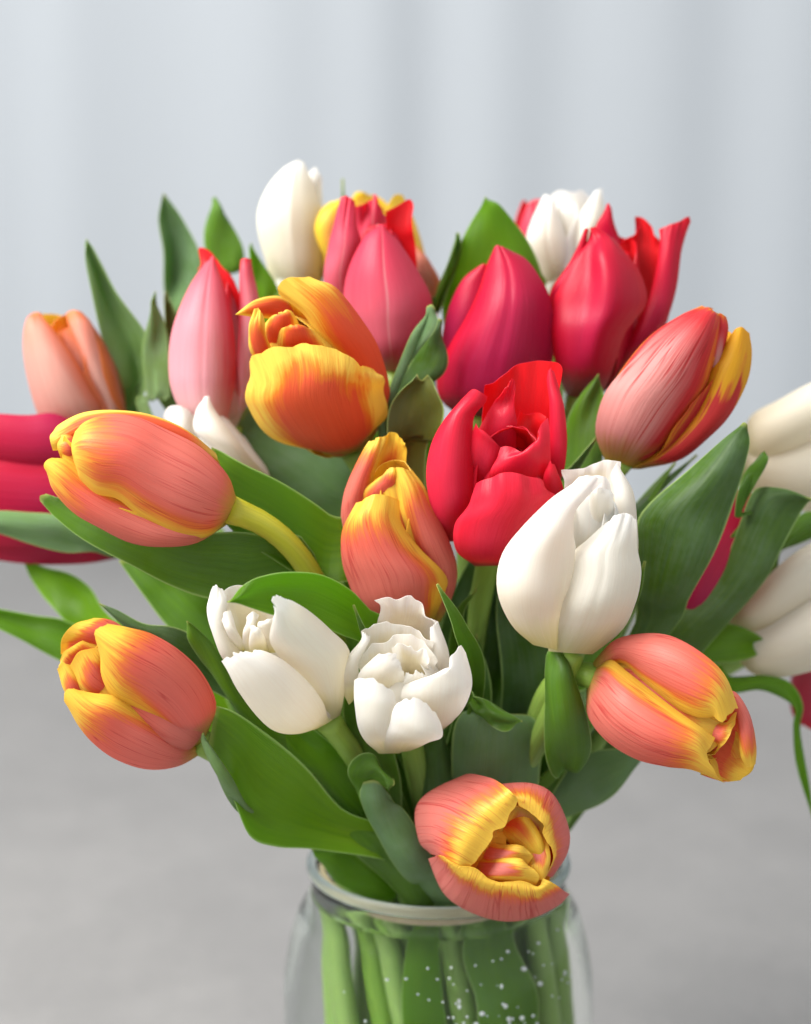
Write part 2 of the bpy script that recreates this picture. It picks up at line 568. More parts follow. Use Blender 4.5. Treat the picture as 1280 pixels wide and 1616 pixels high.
def petal_grid(L, R, p, rnd):
    nu, nv = p.get('res', (26, 25))
    u = np.linspace(0, 1, nu)[:, None] * np.ones((1, nv))
    v = np.ones((nu, 1)) * np.linspace(-1, 1, nv)[None, :]
    av = np.abs(v)
    drop, pw = p.get('drop', 0.42), p.get('pw', 2.1)
    jag = p.get('jag', 0.0)
    ph = [rnd.uniform(0, 6.28) for _ in range(10)]
    um = 1 - drop * av ** pw
    um = um + jag * (0.55 * np.sin(9 * v + ph[0]) + 0.45 * np.sin(17 * v + ph[1]) + 0.35 * np.sin(31 * v + ph[2])) * 0.05
    notch = p.get('notch')
    if notch:
        um = um - notch[1] * np.exp(-((v - notch[0]) / 0.07) ** 2)
    um = um + p.get('peak', 0.0) * np.exp(-(av / 0.10) ** 1.4)
    ue = u * um
    prof = catmull([(*c, i) for i, c in enumerate(PROFILES[p['prof']] if isinstance(p['prof'], str) else p['prof'])], 60)
    s = np.concatenate([[0], np.cumsum(np.hypot(np.diff(prof[:, 0]) * R / L, np.diff(prof[:, 1])))])
    s /= s[-1]
    r = np.interp(ue, s, prof[:, 0]) * R * p.get('rs', 1.0)
    z = np.interp(ue, s, prof[:, 1]) * L * p.get('len', 1.0)
    fl = p.get('flare', 0.0)
    k = np.clip((ue - p.get('fl0', 0.66)) / (1 - p.get('fl0', 0.66)), 0, 1.15)
    r = r + fl * R * k ** 2
    z = z - abs(fl) * 0.25 * L * k ** 3
    z = z + p.get('z0', 0.0) * L
    ln = p.get('lean', 0.0)
    r = r + ln * z
    w = R * p.get('hw', 1.05) * (0.22 + 0.78 * sstep(0, 0.48, ue)) * (1 - p.get('neck', 0.12) * sstep(0.62, 1, ue))
    rho = np.maximum(p.get('cup', 1.0) * r, p.get('cmin', 0.5) * R)
    phi = v * w / rho
    rad = r - rho + rho * np.cos(phi)
    tan = rho * np.sin(phi)
    rad = rad + p.get('edge', 0.0) * w * av ** 2.5 * sstep(0.1, 0.7, ue)
    rad = rad + p.get('tuck', 0.05) * R * v * sstep(0.0, 0.3, ue)
    rad = rad - p.get('groove', 0.03) * R * np.exp(-(v / 0.09) ** 2) * sstep(0.1, 0.5, ue)
    rad = rad + p.get('ridge', 0.0) * R * (np.exp(-((av - 0.35) / 0.16) ** 2)) * sstep(0.2, 0.7, ue)
    rf = p.get('ruf', 0.02) * R
    top = sstep(0.55, 1.0, u)
    side = av ** 3 * sstep(0.25, 0.7, ue)
    wave = np.sin(4.3 * v + ph[3]) + 0.6 * np.sin(8.7 * v + ph[4]) + 0.4 * np.sin(15 * v + ph[5])
    swave = np.sin(9 * ue + ph[6]) + 0.6 * np.sin(19 * ue + ph[7] + 1.3 * np.sign(v))
    rad = rad + rf * (top * wave + 0.9 * side * swave)
    lump = p.get('lump', 0.022) * R
    rad = rad + lump * (np.sin(3.1 * v + 5 * ue + ph[8]) + np.sin(2.3 * v - 7 * ue + ph[9])) * sstep(0.05, 0.4, ue)
    curl = p.get('curl', 0.0)                      # tip rolled in (+) or out (-)
    if curl:
        kk = np.clip((ue - 0.80) / 0.20, 0, 1.2)
        rad = rad - curl * R * kk ** 2
        z = z - abs(curl) * 0.10 * L * kk ** 3
    th = math.radians(p['th'])
    tw = p.get('twist', 0.0) * ue
    G = np.stack([rad * np.cos(th + tw) - tan * np.sin(th + tw), rad * np.sin(th + tw) + tan * np.cos(th + tw), z], 2)
    dt = (um - ue) * 1.25
    ds = (1 - av) * (0.55 + 0.55 * (1 - ue))
    mg = -np.log(np.exp(-9 * dt) + np.exp(-9 * ds)) / 9 + 0.02
    return G, ue, v, np.clip(mg, 0, 1)


TULIPS = {}
tulip_no = [0]


class Tulip:
    pass


def stem_path(base, axis, mouth, n=60):
    jar = np.array([JX, JY, 0.0])
    mouth = (mouth[0] * 1.08, mouth[1] * 1.08)
    m = jar + np.array([mouth[0], mouth[1], MOUTH_Z])
    bot = jar + np.array([mouth[0] * 0.5 - mouth[1] * 0.95, mouth[1] * 0.5 + mouth[0] * 0.95, 0.014])
    base = np.asarray(base, float)
    d = np.linalg.norm(base - m)
    p = [bot, 0.5 * (bot + m), m]
    t0 = nrm(nrm(m - bot) + 0.35 * nrm(base - m)) * d * 1.0
    t1 = nrm(axis) * d * 0.9
    for t in np.linspace(0, 1, 14)[1:]:
        h00, h10, h01, h11 = 2 * t ** 3 - 3 * t ** 2 + 1, t ** 3 - 2 * t ** 2 + t, -2 * t ** 3 + 3 * t ** 2, t ** 3 - t ** 2
        p.append(h00 * m + h10 * t0 + h01 * base + h11 * t1)
    return catmull(p, n)


def tulip(key, label, base, tip, R, mats, petals, mouth, stem_m, stem_r=0.0040, defaults=None, pistil=False, seed=None):
    tulip_no[0] += 1
    rnd = random.Random(100 + tulip_no[0] if seed is None else seed)
    b3, t3 = P(*base), P(*tip)
    a = nrm(t3 - b3)
    L = float(np.linalg.norm(t3 - b3))
    c = nrm(CAM - b3)
    e1 = nrm(c - a * c.dot(a))
    e2 = np.cross(a, e1)
    root = bpy.data.objects.new('tulip', None)
    COL.objects.link(root)
    root.location = stem_path(b3, a, mouth)[0]
    root['label'] = label
    root['category'] = 'tulip'
    root['group'] = 'cut tulips in the glass jar'
    bpy.context.view_layer.update()
    T = Tulip()
    T.root, T.base, T.axis, T.L, T.R = root, b3, a, L, R
    T.path = stem_path(b3 + a * 0.002, a, mouth)
    rr = np.full(len(T.path), stem_r)
    rr[-4:] *= np.array([1.0, 1.03, 1.1, 1.25])
    tube('stem', T.path, rr, stem_m, root)
    M = np.stack([e1, e2, a], 0)
    for p in petals:
        q = dict(defaults or {})
        q.update(p)
        G, ue, vv, mg = petal_grid(L, R, q, rnd)
        W = b3 + G @ M
        o = sheet('petal', W, 0.0006 * (1 - 0.7 * ue ** 5) * (1 - 0.7 * np.abs(vv) ** 6), q.get('mats', mats), root, {'along': ue, 'across': vv, 'margin': mg})
    if pistil:
        pth = [b3 + a * L * t for t in (0.05, 0.2, 0.38, 0.42)]
        tube('pistil', catmull(pth, 8), [0.003, 0.0028, 0.0026, 0.0026, 0.0027, 0.003, 0.0036, 0.002], MAT_PISTIL, root)
    TULIPS[key] = T
    return T


def stem_at(T, t):
    """point on a stem; 0.3 is just above the jar mouth, 1 the flower; below 0 counts down into the jar"""
    n = len(T.path) - 1
    tm = next(i for i, p in enumerate(T.path) if p[2] >= MOUTH_Z + 0.004) / n
    f = tm + (1 - tm) * max(0.0, (t - 0.3) * 0.9) if t > 0 else tm * (1 + t)
    return T.path[int(f * n)]


def six(roll, o=None, i=None, **kw):
    """three outer and three inner petals; o / i are extra settings for them"""
    out = []
    for n in range(3):
        d = dict(th=roll + 60 + 120 * n, rs=0.90, prof='inner', len=0.96, hw=0.98, tuck=0.03)
        d.update(kw); d.update(i or {})
        out.append(d)
    for n in range(3):
        d = dict(th=roll + 120 * n, prof='egg')
        d.update(kw); d.update(o or {})
        out.append(d)
    return out


def leaf(owner, t0, pts, W, fold=0.25, roll=(0, 0), mat=None, k=3.0, wb=0.35, wave=0.0, nu=40, belly=0.4, tipcurl=0.0, skew=0.0):
    """a leaf blade of tulip `owner`, from its stem at t0 (0 foot, 1 flower) through the given pixel points; W half width"""
    T = TULIPS[owner]
    s0 = stem_at(T, t0)
    C = catmull([s0] + [P(*q) for q in pts], nu)
    t = np.gradient(C, axis=0)
    t /= np.linalg.norm(t, axis=1, keepdims=True)
    n = np.array([nrm((lambda c: c - ti * c.dot(ti))(nrm(CAM - ci))) for ci, ti in zip(C, t)])
    for _ in range(6):
        n[1:-1] = 0.25 * n[:-2] + 0.5 * n[1:-1] + 0.25 * n[2:]
        n = np.array([nrm(x - ti * x.dot(ti)) for x, ti in zip(n, t)])
    u = np.linspace(0, 1, nu)
    rl = np.radians(np.interp(u, np.linspace(0, 1, len(roll)), roll))
    b = np.cross(t, n)
    n2 = n * np.cos(rl)[:, None] + b * np.sin(rl)[:, None]
    s = np.cross(t, n2)
    nv = 13
    v = np.linspace(-1, 1, nv)
    w = W * (wb + (1 - wb) * sstep(0, belly, u)) * (1 - u ** k) ** 0.85
    w = np.maximum(w, 0.0004)
    fo = np.interp(u, np.linspace(0, 1, len(fold)), fold) if hasattr(fold, '__len__') else np.full(nu, fold)
    G = np.zeros((nu, nv, 3))
    rs = random.Random(int(W * 1e6) + len(pts) * 31 + int(pts[-1][0]))
    ph, ph2 = rs.uniform(0, 6), rs.uniform(0, 6)
    for j, vj in enumerate(v):
        av = abs(vj)
        lift = fo * w * (av ** 1.7)
        lift = lift - 0.05 * w * math.exp(-(vj / 0.12) ** 2)
        lift = lift + wave * w * av ** 2 * np.sin(u * 11 + ph + (2.2 if vj > 0 else 0))
        lift = lift + 0.03 * w * np.sin(u * 7 + ph2 + 2 * vj)
        width = w * vj / np.sqrt(1 + (1.2 * fo * av) ** 2) + skew * w * (1 - vj * vj)
        G[:, j] = C + s * width[:, None] + n2 * lift[:, None]
    thick = 0.0011 * (1 - 0.5 * u[:, None]) * (1.0 - 0.55 * np.abs(v)[None, :] ** 2)
    uu = np.ones((1, nv)) * u[:, None]
    vv = np.ones((nu, 1)) * v[None, :]
    return sheet('leaf', G, thick, [mat or LEAF], T.root, {'along': uu, 'across': vv})


CR = dict(X=(0, 0, 1.0), A=(0, 220, .34375), B=(360, 220, .34375), C=(780, 260, .390625), D=(0, 620, .34375), E=(420, 560, .375),
          F=(760, 680, .40625), G=(0, 900, .4375), H=(400, 1060, .4375), a=(520, 920, .203125), b=(300, 880, .234375),
          c=(640, 550, .21875), d=(780, 280, .257812), f=(1040, 900, .26), g=(640, 860, .296875))


def skin(name, key, crop, rows, mats, k=0.75, inside=False, real='lr', jag=0.0, nu=30, nv=31, thick=0.0006, leafy=False, attach=None,
         ripple=0.0, groove=0.0, seed=1, expo=2.2):
    """a petal or blade from a net of measured points.  rows run from foot to tip: (depth in cm, [points left..right], roundness)"""
    T = TULIPS[key]
    x0, y0, sc = CR[crop]
    pxcm = PXM / 100.0
    R3, nets = [], []
    vv1 = np.linspace(-1, 1, nv)
    rows = list(rows)
    for row in rows:
        Y, pts = row[0], row[1]
        kk = row[2] if len(row) > 2 else k
        q = [(x0 + p[0] * sc, y0 + p[1] * sc, p[2] if len(p) > 2 else 0.0) for p in pts]
        if len(q) == 1:
            q = [(q[0][0] - 0.6, q[0][1], q[0][2]), (q[0][0] + 0.6, q[0][1], q[0][2])]
        if len(q) == 2:
            q = [q[0], tuple((np.array(q[0]) + np.array(q[1])) / 2), q[1]]
        c = catmull(q, nv)
        hw = 0.5 * np.hypot(q[-1][0] - q[0][0], q[-1][1] - q[0][1]) / pxcm
        rec = kk * hw * np.abs(vv1) ** expo
        net = np.array([P(c[j, 0], c[j, 1], (Y + c[j, 2] + rec[j]) / 100.0) for j in range(nv)])
        nets.append(net)
    if attach is not None:                                   # leaf foot wraps the stem
        s0 = stem_at(T, attach)
        s1 = nrm(nets[0][-1] - nets[0][0])
        nets.insert(0, np.array([s0 + s1 * 0.006 * x for x in vv1]))
    net = np.array(nets)
    G = np.zeros((nu, nv, 3))
    q = np.concatenate([(2 * net[0] - net[1])[None], net, (2 * net[-1] - net[-2])[None]])
    m = len(net)
    for i, t in enumerate(np.linspace(0, m - 1 - 1e-6, nu)):
        a = int(t)
        f = t - a
        p0, p1, p2, p3 = q[a], q[a + 1], q[a + 2], q[a + 3]
        G[i] = 0.5 * (2 * p1 + (p2 - p0) * f + (2 * p0 - 5 * p1 + 4 * p2 - p3) * f * f + (3 * p1 - p0 - 3 * p2 + p3) * f ** 3)
    u = np.linspace(0, 1, nu)[:, None] * np.ones((1, nv))
    v = np.ones((nu, 1)) * vv1[None, :]
    rs = random.Random(seed * 977 + int(rows[-1][1][0][0]))
    ph = [rs.uniform(0, 6.28) for _ in range(8)]
    du = np.gradient(G, axis=0)
    dv = np.gradient(G, axis=1)
    n = np.cross(dv, du)
    n /= np.maximum(np.linalg.norm(n, axis=2, keepdims=True), 1e-12)
    span = np.linalg.norm(G[-1] - G[0], axis=1).mean()
    if jag:
        kn = [np.array([rs.uniform(-1, 1) for _ in range(m2)]) for m2 in (7, 12, 19)]
        kn[1] = -np.abs(kn[1]) ** 3
        w1 = sum(a2 * np.interp(vv1, np.linspace(-1, 1, len(z2)), z2) for a2, z2 in zip((0.45, 0.9, 0.28), kn))
        w = w1[None, :] * sstep(0.78, 1.0, u)
        G = G + (du / np.maximum(np.linalg.norm(du, axis=2, keepdims=True), 1e-9)) * (w * jag * 0.0012)[:, :, None]
    if ripple:
        w = (np.sin(6 * v + ph[3]) + 0.7 * np.sin(13 * v + ph[4])) * sstep(0.6, 1.0, u) + 0.7 * np.abs(v) ** 4 * np.sin(14 * u + ph[5])
        G = G + n * (w * ripple * 0.001)[:, :, None]
    lum = (np.sin(2.7 * v + 5 * u + ph[6]) + np.sin(2.1 * v - 7.5 * u + ph[7])) * 0.00032 * sstep(0, 0.2, u)
    G = G + n * lum[:, :, None]
    if groove:
        G = G - n * (groove * 0.001 * np.exp(-(v / 0.10) ** 2) * sstep(0.1, 0.4, u))[:, :, None]
    if leafy:
        w = 0.0011 * np.sin(4.2 * u + 2.4 * v + ph[0]) + 0.0014 * np.abs(v) ** 2 * np.sin(8.5 * u + ph[1] + 1.9 * np.sign(v)) + 0.0005 * np.sin(13 * u - 3 * v + ph[2])
        G = G + n * (w * sstep(0.1, 0.35, u) * (1 - sstep(0.85, 1.0, u)))[:, :, None]
    face = float(np.sum(n[nu // 3:, nv // 2] * np.array([nrm(CAM - g) for g in G[nu // 3:, nv // 2]])))
    if (face < 0) != inside:
        G = G[:, ::-1]
        v = v[:, ::-1]
        real = {'l': 'r', 'r': 'l'}.get(real, real)
        vs = vv1[None, :] * np.ones((nu, 1))
    else:
        vs = v
    dl = (1 + vs) if 'l' in real else np.full_like(vs, 1.2)
    dr = (1 - vs) if 'r' in real else np.full_like(vs, 1.2)
    ds = np.minimum(dl, dr) * (0.55 + 0.55 * (1 - u))
    dt = (1 - u) * 1.25 if 't' not in real else np.full_like(u, 1.2)
    mg = np.clip(-np.log(np.exp(-9 * dt) + np.exp(-9 * ds)) / 9 + 0.02, 0, 1)
    th = thick * (1 - 0.75 * u ** 6) * (1 - 0.75 * np.abs(v) ** 6)
    o = sheet(name, G, th, mats, T.root, {'along': u, 'across': v, 'margin': mg})
    return o


def petals(key, crop, mats, *specs):
    for i, sp in enumerate(specs):
        rows, kw = (sp[0], sp[1]) if isinstance(sp, tuple) else (sp, {})
        kw = dict(kw)
        skin('petal', key, crop, rows, kw.pop('mats', mats), seed=kw.pop('seed', i + 1), **kw)


def blade(key, crop, attach, mat, rows, **kw):
    kw.setdefault('k', -0.18)
    skin('leaf', key, crop, rows, [mat], attach=attach, thick=0.0008, nu=34, nv=15, leafy=True, **kw)


def core(L=0.78, rs=0.52, roll=0, prof='inner', **kw):
    """the inner whorl, kept inside the measured outer petals"""
    out = [dict(th=roll + 120 * n, rs=rs, prof=prof, len=L, hw=1.05, tuck=0.03, res=(18, 15), z0=0.07) for n in range(3)]
    for d in out:
        d.update(kw)
    return out


def rear(*ths, **kw):
    out = []
    for t in ths:
        d = dict(th=t, prof='egg', rs=0.70, len=0.86, hw=1.1, res=(20, 17), z0=0.07)
        d.update(kw)
        out.append(d)
    return out


# --- plant materials
LEAF = leaf_mat('leaf_green', (0.085, 0.205, 0.007), (0.135, 0.285, 0.014), (0.26, 0.55, 0.010), bloom=0.12, trans=0.38, seed=1)
LEAF_BLUE = leaf_mat('leaf_glaucous', (0.150, 0.285, 0.095), (0.20, 0.350, 0.115), (0.22, 0.45, 0.06), bloom=0.42, rough=0.45, trans=0.36, seed=2)
LEAF_BRIGHT = leaf_mat('leaf_bright', (0.105, 0.250, 0.004), (0.160, 0.330, 0.008), (0.40, 0.74, 0.005), trans=0.46, bloom=0.04, seed=3)
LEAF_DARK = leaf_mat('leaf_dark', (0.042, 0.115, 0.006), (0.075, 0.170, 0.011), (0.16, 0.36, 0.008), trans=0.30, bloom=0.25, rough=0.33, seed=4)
LEAF_OLIVE = leaf_mat('leaf_olive', (0.105, 0.125, 0.018), (0.135, 0.150, 0.022), (0.28, 0.30, 0.02), trans=0.30, bloom=0.10, seed=5)
STEM = stem_mat('stem_green', (0.27, 0.42, 0.11), (0.24, 0.38, 0.05))
STEM_YELLOW = stem_mat('stem_yellow', (0.16, 0.30, 0.03), (0.50, 0.46, 0.03))
kp = NT('pistil_green')
MAT_PISTIL = kp.finish(kp.principled((0.45, 0.48, 0.12), 0.5).outputs[0])

YEL = (0.93, 0.69, 0.09)
ORG = (0.87, 0.30, 0.05)
SAL = (0.84, 0.165, 0.105)
PNK = (0.86, 0.270, 0.210)


def orange(name, seed, m0=0.13, m1=0.46, edge=YEL, mid=ORG, body=SAL, pale=PNK, **kw):
    kk = dict(streak=0.30, vein=0.30, vein_col=(0.62, 0.045, 0.05), bump=0.28, trans=0.50, seed=seed, pale_rng=(0.28, 0.62))
    kk.update(kw)
    a = petal_mat(name + '_outside', edge, mid, body, (0.62, 0.45, 0.08), m0, m1, pale=pale, **kk)
    b = petal_mat(name + '_inside', (0.92, 0.65, 0.06), (0.90, 0.40, 0.03), (0.84, 0.13, 0.03), (0.7, 0.5, 0.05), m0 + 0.06, m1 + 0.25, streak=0.35, vein=0.3, trans=0.45, seed=seed + 40)
    return [a, b]


def white(name, seed, col=(0.945, 0.945, 0.93), warm=(0.94, 0.93, 0.885), foot=(0.68, 0.68, 0.38)):
    a = petal_mat(name + '_outside', (0.93, 0.93, 0.91), col, col, foot, 0.0, 0.3, 0.2, 0.10, bump=0.12, trans=0.60, pale=warm, pale_rng=(0.3, 0.9), seed=seed, foot_rng=(0.0, 0.22), rough=0.5)
    b = petal_mat(name + '_inside', (0.93, 0.92, 0.88), (0.91, 0.88, 0.80), (0.89, 0.82, 0.62), (0.75, 0.62, 0.25), 0.0, 0.4, 0.2, 0.10, bump=0.12, trans=0.60, seed=seed + 9, foot_rng=(0.05, 0.4), rough=0.5)
    return [a, b]


def red(name, seed, edge, body, pale, foot, inside=(0.80, 0.014, 0.022), trans=0.50, **kw):
    kk = dict(streak=0.28, vein=0.16, seed=seed, pale_rng=(0.2, 0.75), rib=None, bump=0.18)
    kk.update(kw)
    a = petal_mat(name + '_outside', edge, body, body, foot, 0.0, 0.3, pale=pale, trans=trans, **kk)
    b = petal_mat(name + '_inside', inside, inside, inside, foot, 0.0, 0.3, 0.2, 0.12, trans=trans, seed=seed + 9, spec=0.5, bump=0.15)
    return [a, b]


O1 = orange('orange_tulip_a', 1.0)
O2 = orange('orange_tulip_b', 2.0, m0=0.19, m1=0.48)
O3 = orange('orange_tulip_c', 3.0, m0=0.16, m1=0.46)
O4 = orange('orange_tulip_d', 3.5, m0=0.30, m1=0.56, body=(0.86, 0.20, 0.155), pale=(0.88, 0.32, 0.275))
O_GOLD = orange('gold_tulip', 4.0, m0=0.13, m1=0.42, body=(0.83, 0.15, 0.055), mid=(0.86, 0.34, 0.03), edge=(0.95, 0.75, 0.12), pale=None, vein_col=None, blot=0.15)
O_PEACH = orange('peach_tulip', 5.0, m0=0.0, m1=0.25, body=(0.84, 0.36, 0.26), pale=(0.85, 0.55, 0.46), mid=(0.82, 0.26, 0.12), edge=(0.83, 0.30, 0.10), vein_col=None)
O_RED = orange('rosy_tulip', 6.0, m0=-0.04, m1=0.16, body=(0.70, 0.045, 0.055), pale=(0.82, 0.42, 0.39), edge=(0.84, 0.42, 0.03), mid=(0.78, 0.16, 0.04), streak=0.42, vein=0.6, pale_rng=(0.30, 0.62))
O_BLOT = orange('rosy_blotched', 6.5, m0=0.42, m1=0.60, body=(0.68, 0.05, 0.05), pale=None, blot=1.1, edge=(0.86, 0.50, 0.02), mid=(0.84, 0.36, 0.03))
O_YEL = orange('yellow_tulip', 7.0, m0=0.3, m1=0.9, body=(0.84, 0.45, 0.25), pale=None, vein_col=None, edge=(0.88, 0.72, 0.07), mid=(0.86, 0.55, 0.10))
W1 = white('white_tulip_a', 11.0)
W2 = white('cream_tulip', 12.0, (0.94, 0.925, 0.87), (0.93, 0.89, 0.78))
W3 = white('white_tulip_c', 13.0, (0.94, 0.94, 0.91), (0.92, 0.925, 0.85))
PINK1 = red('pink_tulip_a', 21.0, (0.78, 0.030, 0.06), (0.76, 0.14, 0.20), (0.85, 0.48, 0.545), (0.88, 0.76, 0.70), foot_rng=(0.02, 0.32), pale_rng=(0.14, 0.52), vein=0.4)
PINK2 = red('pink_tulip_b', 22.0, (0.80, 0.030, 0.07), (0.72, 0.060, 0.125), (0.73, 0.165, 0.235), (0.52, 0.36, 0.22), rib=(0.84, 0.5, 0.5))
CRIM = red('crimson_tulip', 23.0, (0.70, 0.008, 0.035), (0.60, 0.008, 0.055), (0.52, 0.020, 0.10), (0.40, 0.05, 0.12), rough=0.40)
CRIM2 = red('crimson_tulip_b', 24.0, (0.72, 0.008, 0.030), (0.64, 0.008, 0.045), (0.56, 0.014, 0.075), (0.42, 0.14, 0.10), rough=0.40)
RED = red('red_tulip', 25.0, (0.84, 0.03, 0.07), (0.80, 0.018, 0.055), (0.78, 0.03, 0.085), (0.6, 0.05, 0.08), inside=(0.82, 0.010, 0.018), rough=0.36)

# --- the tulips, back to front.  base / tip: photograph pixel + depth; petals in view are measured nets, the rest a whorl behind them
tulip('peach', 'pale peach tulip with yellow inside, highest on the far left, next to long leaf',
      (172, 715, 0.038), (98, 484, 0.032), 0.0175, O_PEACH, core(0.8) + rear(180, 130), (-0.030, 0.008), STEM)
petals('peach', 'A', O_PEACH,
       ([(4.6, [(220, 1000), (400, 1000)]), (4.6, [(210, 890), (380, 900)]), (4.4, [(192, 800), (250, 800), (300, 825)])], dict(inside=True, k=-.4, mats=O_YEL)),
       ([(3.6, [(470, 1420), (530, 1420)]), (3.0, [(470, 1240), (552, 1245)]), (2.6, [(395, 1090), (503, 1100)]), (2.6, [(365, 960), (455, 960)]), (2.9, [(318, 850), (425, 850)]), (3.3, [(303, 797), (335, 783), (375, 800)])], dict(real='l')),
       ([(3.4, [(260, 1420), (440, 1420)]), (2.2, [(180, 1285), (495, 1262)]), (1.8, [(128, 1130), (432, 1150)]), (1.8, [(107, 1000), (345, 1010)]), (2.1, [(111, 900), (255, 890)]), (2.5, [(128, 830), (200, 822)]), (2.9, [(150, 800), (175, 793), (192, 803)])], dict(real='r')))

tulip('crimson_edge', 'blurred crimson tulip cut off by the left edge behind a leaf',
      (205, 800, 0.030), (-115, 765, 0.045), 0.0205, CRIM, core(0.8) + rear(180, 120, 240), (-0.033, -0.002), STEM)
petals('crimson_edge', 'X', CRIM,
       ([(3.0, [(190, 880), (190, 830)]), (2.0, [(120, 892), (115, 830)]), (1.8, [(20, 888), (20, 810)]), (1.8, [(-80, 860), (-80, 790)]), (2.2, [(-150, 800)])], dict(real='', k=.3)),
       ([(2.6, [(200, 750), (195, 790)]), (1.4, [(105, 660), (135, 745)]), (1.0, [(40, 654), (50, 738)]), (1.0, [(-60, 658), (-50, 730)]), (1.6, [(-160, 720)])], dict(real='', k=.3)),
       ([(2.6, [(200, 780), (195, 830)]), (1.3, [(118, 728), (135, 850)]), (.8, [(45, 724), (50, 862)]), (.8, [(-60, 720), (-50, 850)]), (1.6, [(-160, 770)])], dict(real='l', k=.3)))

tulip('pink_left', 'upright pink tulip with white flushed base and crimson tips, on the left',
      (362, 684, 0.012), (338, 400, 0.026), 0.0150, PINK1, core(0.82) + rear(180, 240), (-0.018, 0.010), STEM)
petals('pink_left', 'A', PINK1,
       ([(2.6, [(1000, 1250), (1100, 1250)]), (2.2, [(1010, 1000), (1150, 1000)]), (2.0, [(990, 760), (1118, 760)]), (2.0, [(945, 600), (1050, 630)]), (2.2, [(908, 605), (925, 570), (913, 500), (960, 510), (1000, 555)])], dict(inside=True, k=-.2)),
       ([(1.2, [(1040, 1345), (1090, 1325)]), (1.0, [(1070, 1180), (1150, 1180)]), (.9, [(1085, 960), (1165, 1000)]), (1.0, [(1100, 760), (1193, 765)]), (1.2, [(1104, 620), (1168, 612)]), (1.4, [(1106, 552), (1130, 545), (1154, 549)])], dict(real='l')),
       ([(.9, [(1000, 1332), (1062, 1346)]), (-.2, [(850, 1272), (1052, 1272)]), (-.5, [(785, 1150), (1072, 1150)]), (-.5, [(777, 1000), (1078, 1000)]), (-.3, [(804, 850), (1066, 850)]), (.3, [(868, 690), (1032, 690)]), (1.0, [(932, 582), (998, 592)]), (1.3, [(960, 545), (972, 537), (983, 548)])], dict(real='r', groove=.25)))

tulip('white_hidden', 'small white tulip peeping between pink tulip and large horizontal orange tulip',
      (420, 790, 0.000), (300, 640, 0.000), 0.0150, W1, core(0.8), (-0.020, -0.004), STEM)
petals('white_hidden', 'D', W1,
       [(.5, [(930, 330), (1020, 330)]), (-.6, [(800, 190), (905, 190)]), (-.4, [(748, 110), (775, 65), (830, 60), (892, 95)])],
       [(-.5, [(1120, 480), (1260, 420)]), (-1.2, [(985, 265), (1130, 270)]), (-1.3, [(888, 175), (1060, 185)]), (-1.1, [(897, 85), (1000, 100)]), (-.9, [(938, 28), (957, 15), (972, 32)])])

tulip('white_tall', 'tall smooth white tulip standing highest at the top of the bouquet',
      (462, 540, 0.062), (468, 256, 0.062), 0.0145, W3, core(0.85) + rear(180), (-0.010, 0.022), STEM)
petals('white_tall', 'B', W3,
       [(7.2, [(300, 600), (445, 600)]), (7, [(310, 300), (442, 300)]), (6.8, [(375, 150), (400, 130), (425, 170)])],
       ([(6.2, [(230, 800), (390, 800)]), (5.2, [(178, 590), (436, 610)]), (4.9, [(140, 440), (443, 440)]), (4.9, [(138, 325), (432, 310)]), (5.2, [(183, 215), (402, 215)]), (5.6, [(248, 137), (362, 140)]), (6.0, [(300, 106), (322, 92), (342, 108)])], dict(real='', groove=-.6)))

tulip('yellow_back', 'yellow and peach tulip mostly hidden behind the pink tulip at top centre',
      (615, 590, 0.058), (575, 312, 0.062), 0.0200, O_YEL, six(-65, o=dict(prof='cup')), (0.000, 0.026), STEM)
petals('yellow_back', 'B', O_YEL,
       [(5.5, [(520, 700), (620, 700)]), (4.6, [(440, 540), (560, 540)]), (4.4, [(402, 420), (540, 400)]), (4.6, [(425, 330), (530, 320)]), (4.9, [(470, 285), (505, 275), (530, 290)])],
       [(6.8, [(560, 450), (680, 450)]), (6.6, [(565, 300), (660, 300)]), (6.6, [(575, 250), (610, 238), (650, 255)])],
       ([(5.5, [(800, 800), (900, 800)]), (4.8, [(830, 670), (972, 670)]), (4.6, [(830, 560), (930, 570)]), (4.8, [(840, 470), (858, 480), (880, 510)])], dict(mats=O_PEACH)))

tulip('pink_centre', 'pink tulip with ruffled crimson tips at top centre, pale stripe down its front petal',
      (622, 592, 0.022), (592, 318, 0.030), 0.0175, PINK2, core(0.8), (0.002, 0.014), STEM)
petals('pink_centre', 'B', PINK2,
       ([(3.2, [(560, 640), (770, 640)]), (3.2, [(566, 440), (755, 430)]), (3.0, [(572, 312, 0), (610, 300, -.3), (640, 285, .2), (664, 270, 0), (678, 254, 0), (700, 310), (735, 355)])], dict(inside=False, ripple=.5)),
       ([(3.0, [(750, 700), (880, 700)]), (2.8, [(735, 470), (858, 500)]), (2.6, [(730, 380), (848, 420)]), (2.5, [(718, 330), (780, 302), (828, 277), (843, 292), (840, 350)])], dict(inside=True, k=-.4)),
       ([(2.2, [(500, 850), (620, 850)]), (1.5, [(437, 660), (590, 640)]), (1.4, [(456, 510), (610, 490)]), (1.6, [(487, 375), (590, 390)]), (1.9, [(520, 280), (543, 257), (587, 290)])], dict(real='r', ripple=.4)),
       ([(2.2, [(720, 1092), (785, 1078)]), (.6, [(640, 985), (856, 975)]), (.2, [(556, 850), (914, 855)]), (.1, [(528, 730), (936, 742)]), (.3, [(558, 592), (876, 612)]), (.8, [(628, 458), (790, 478)]), (1.3, [(684, 406), (705, 387), (724, 409)])], dict(groove=.2, real='')))

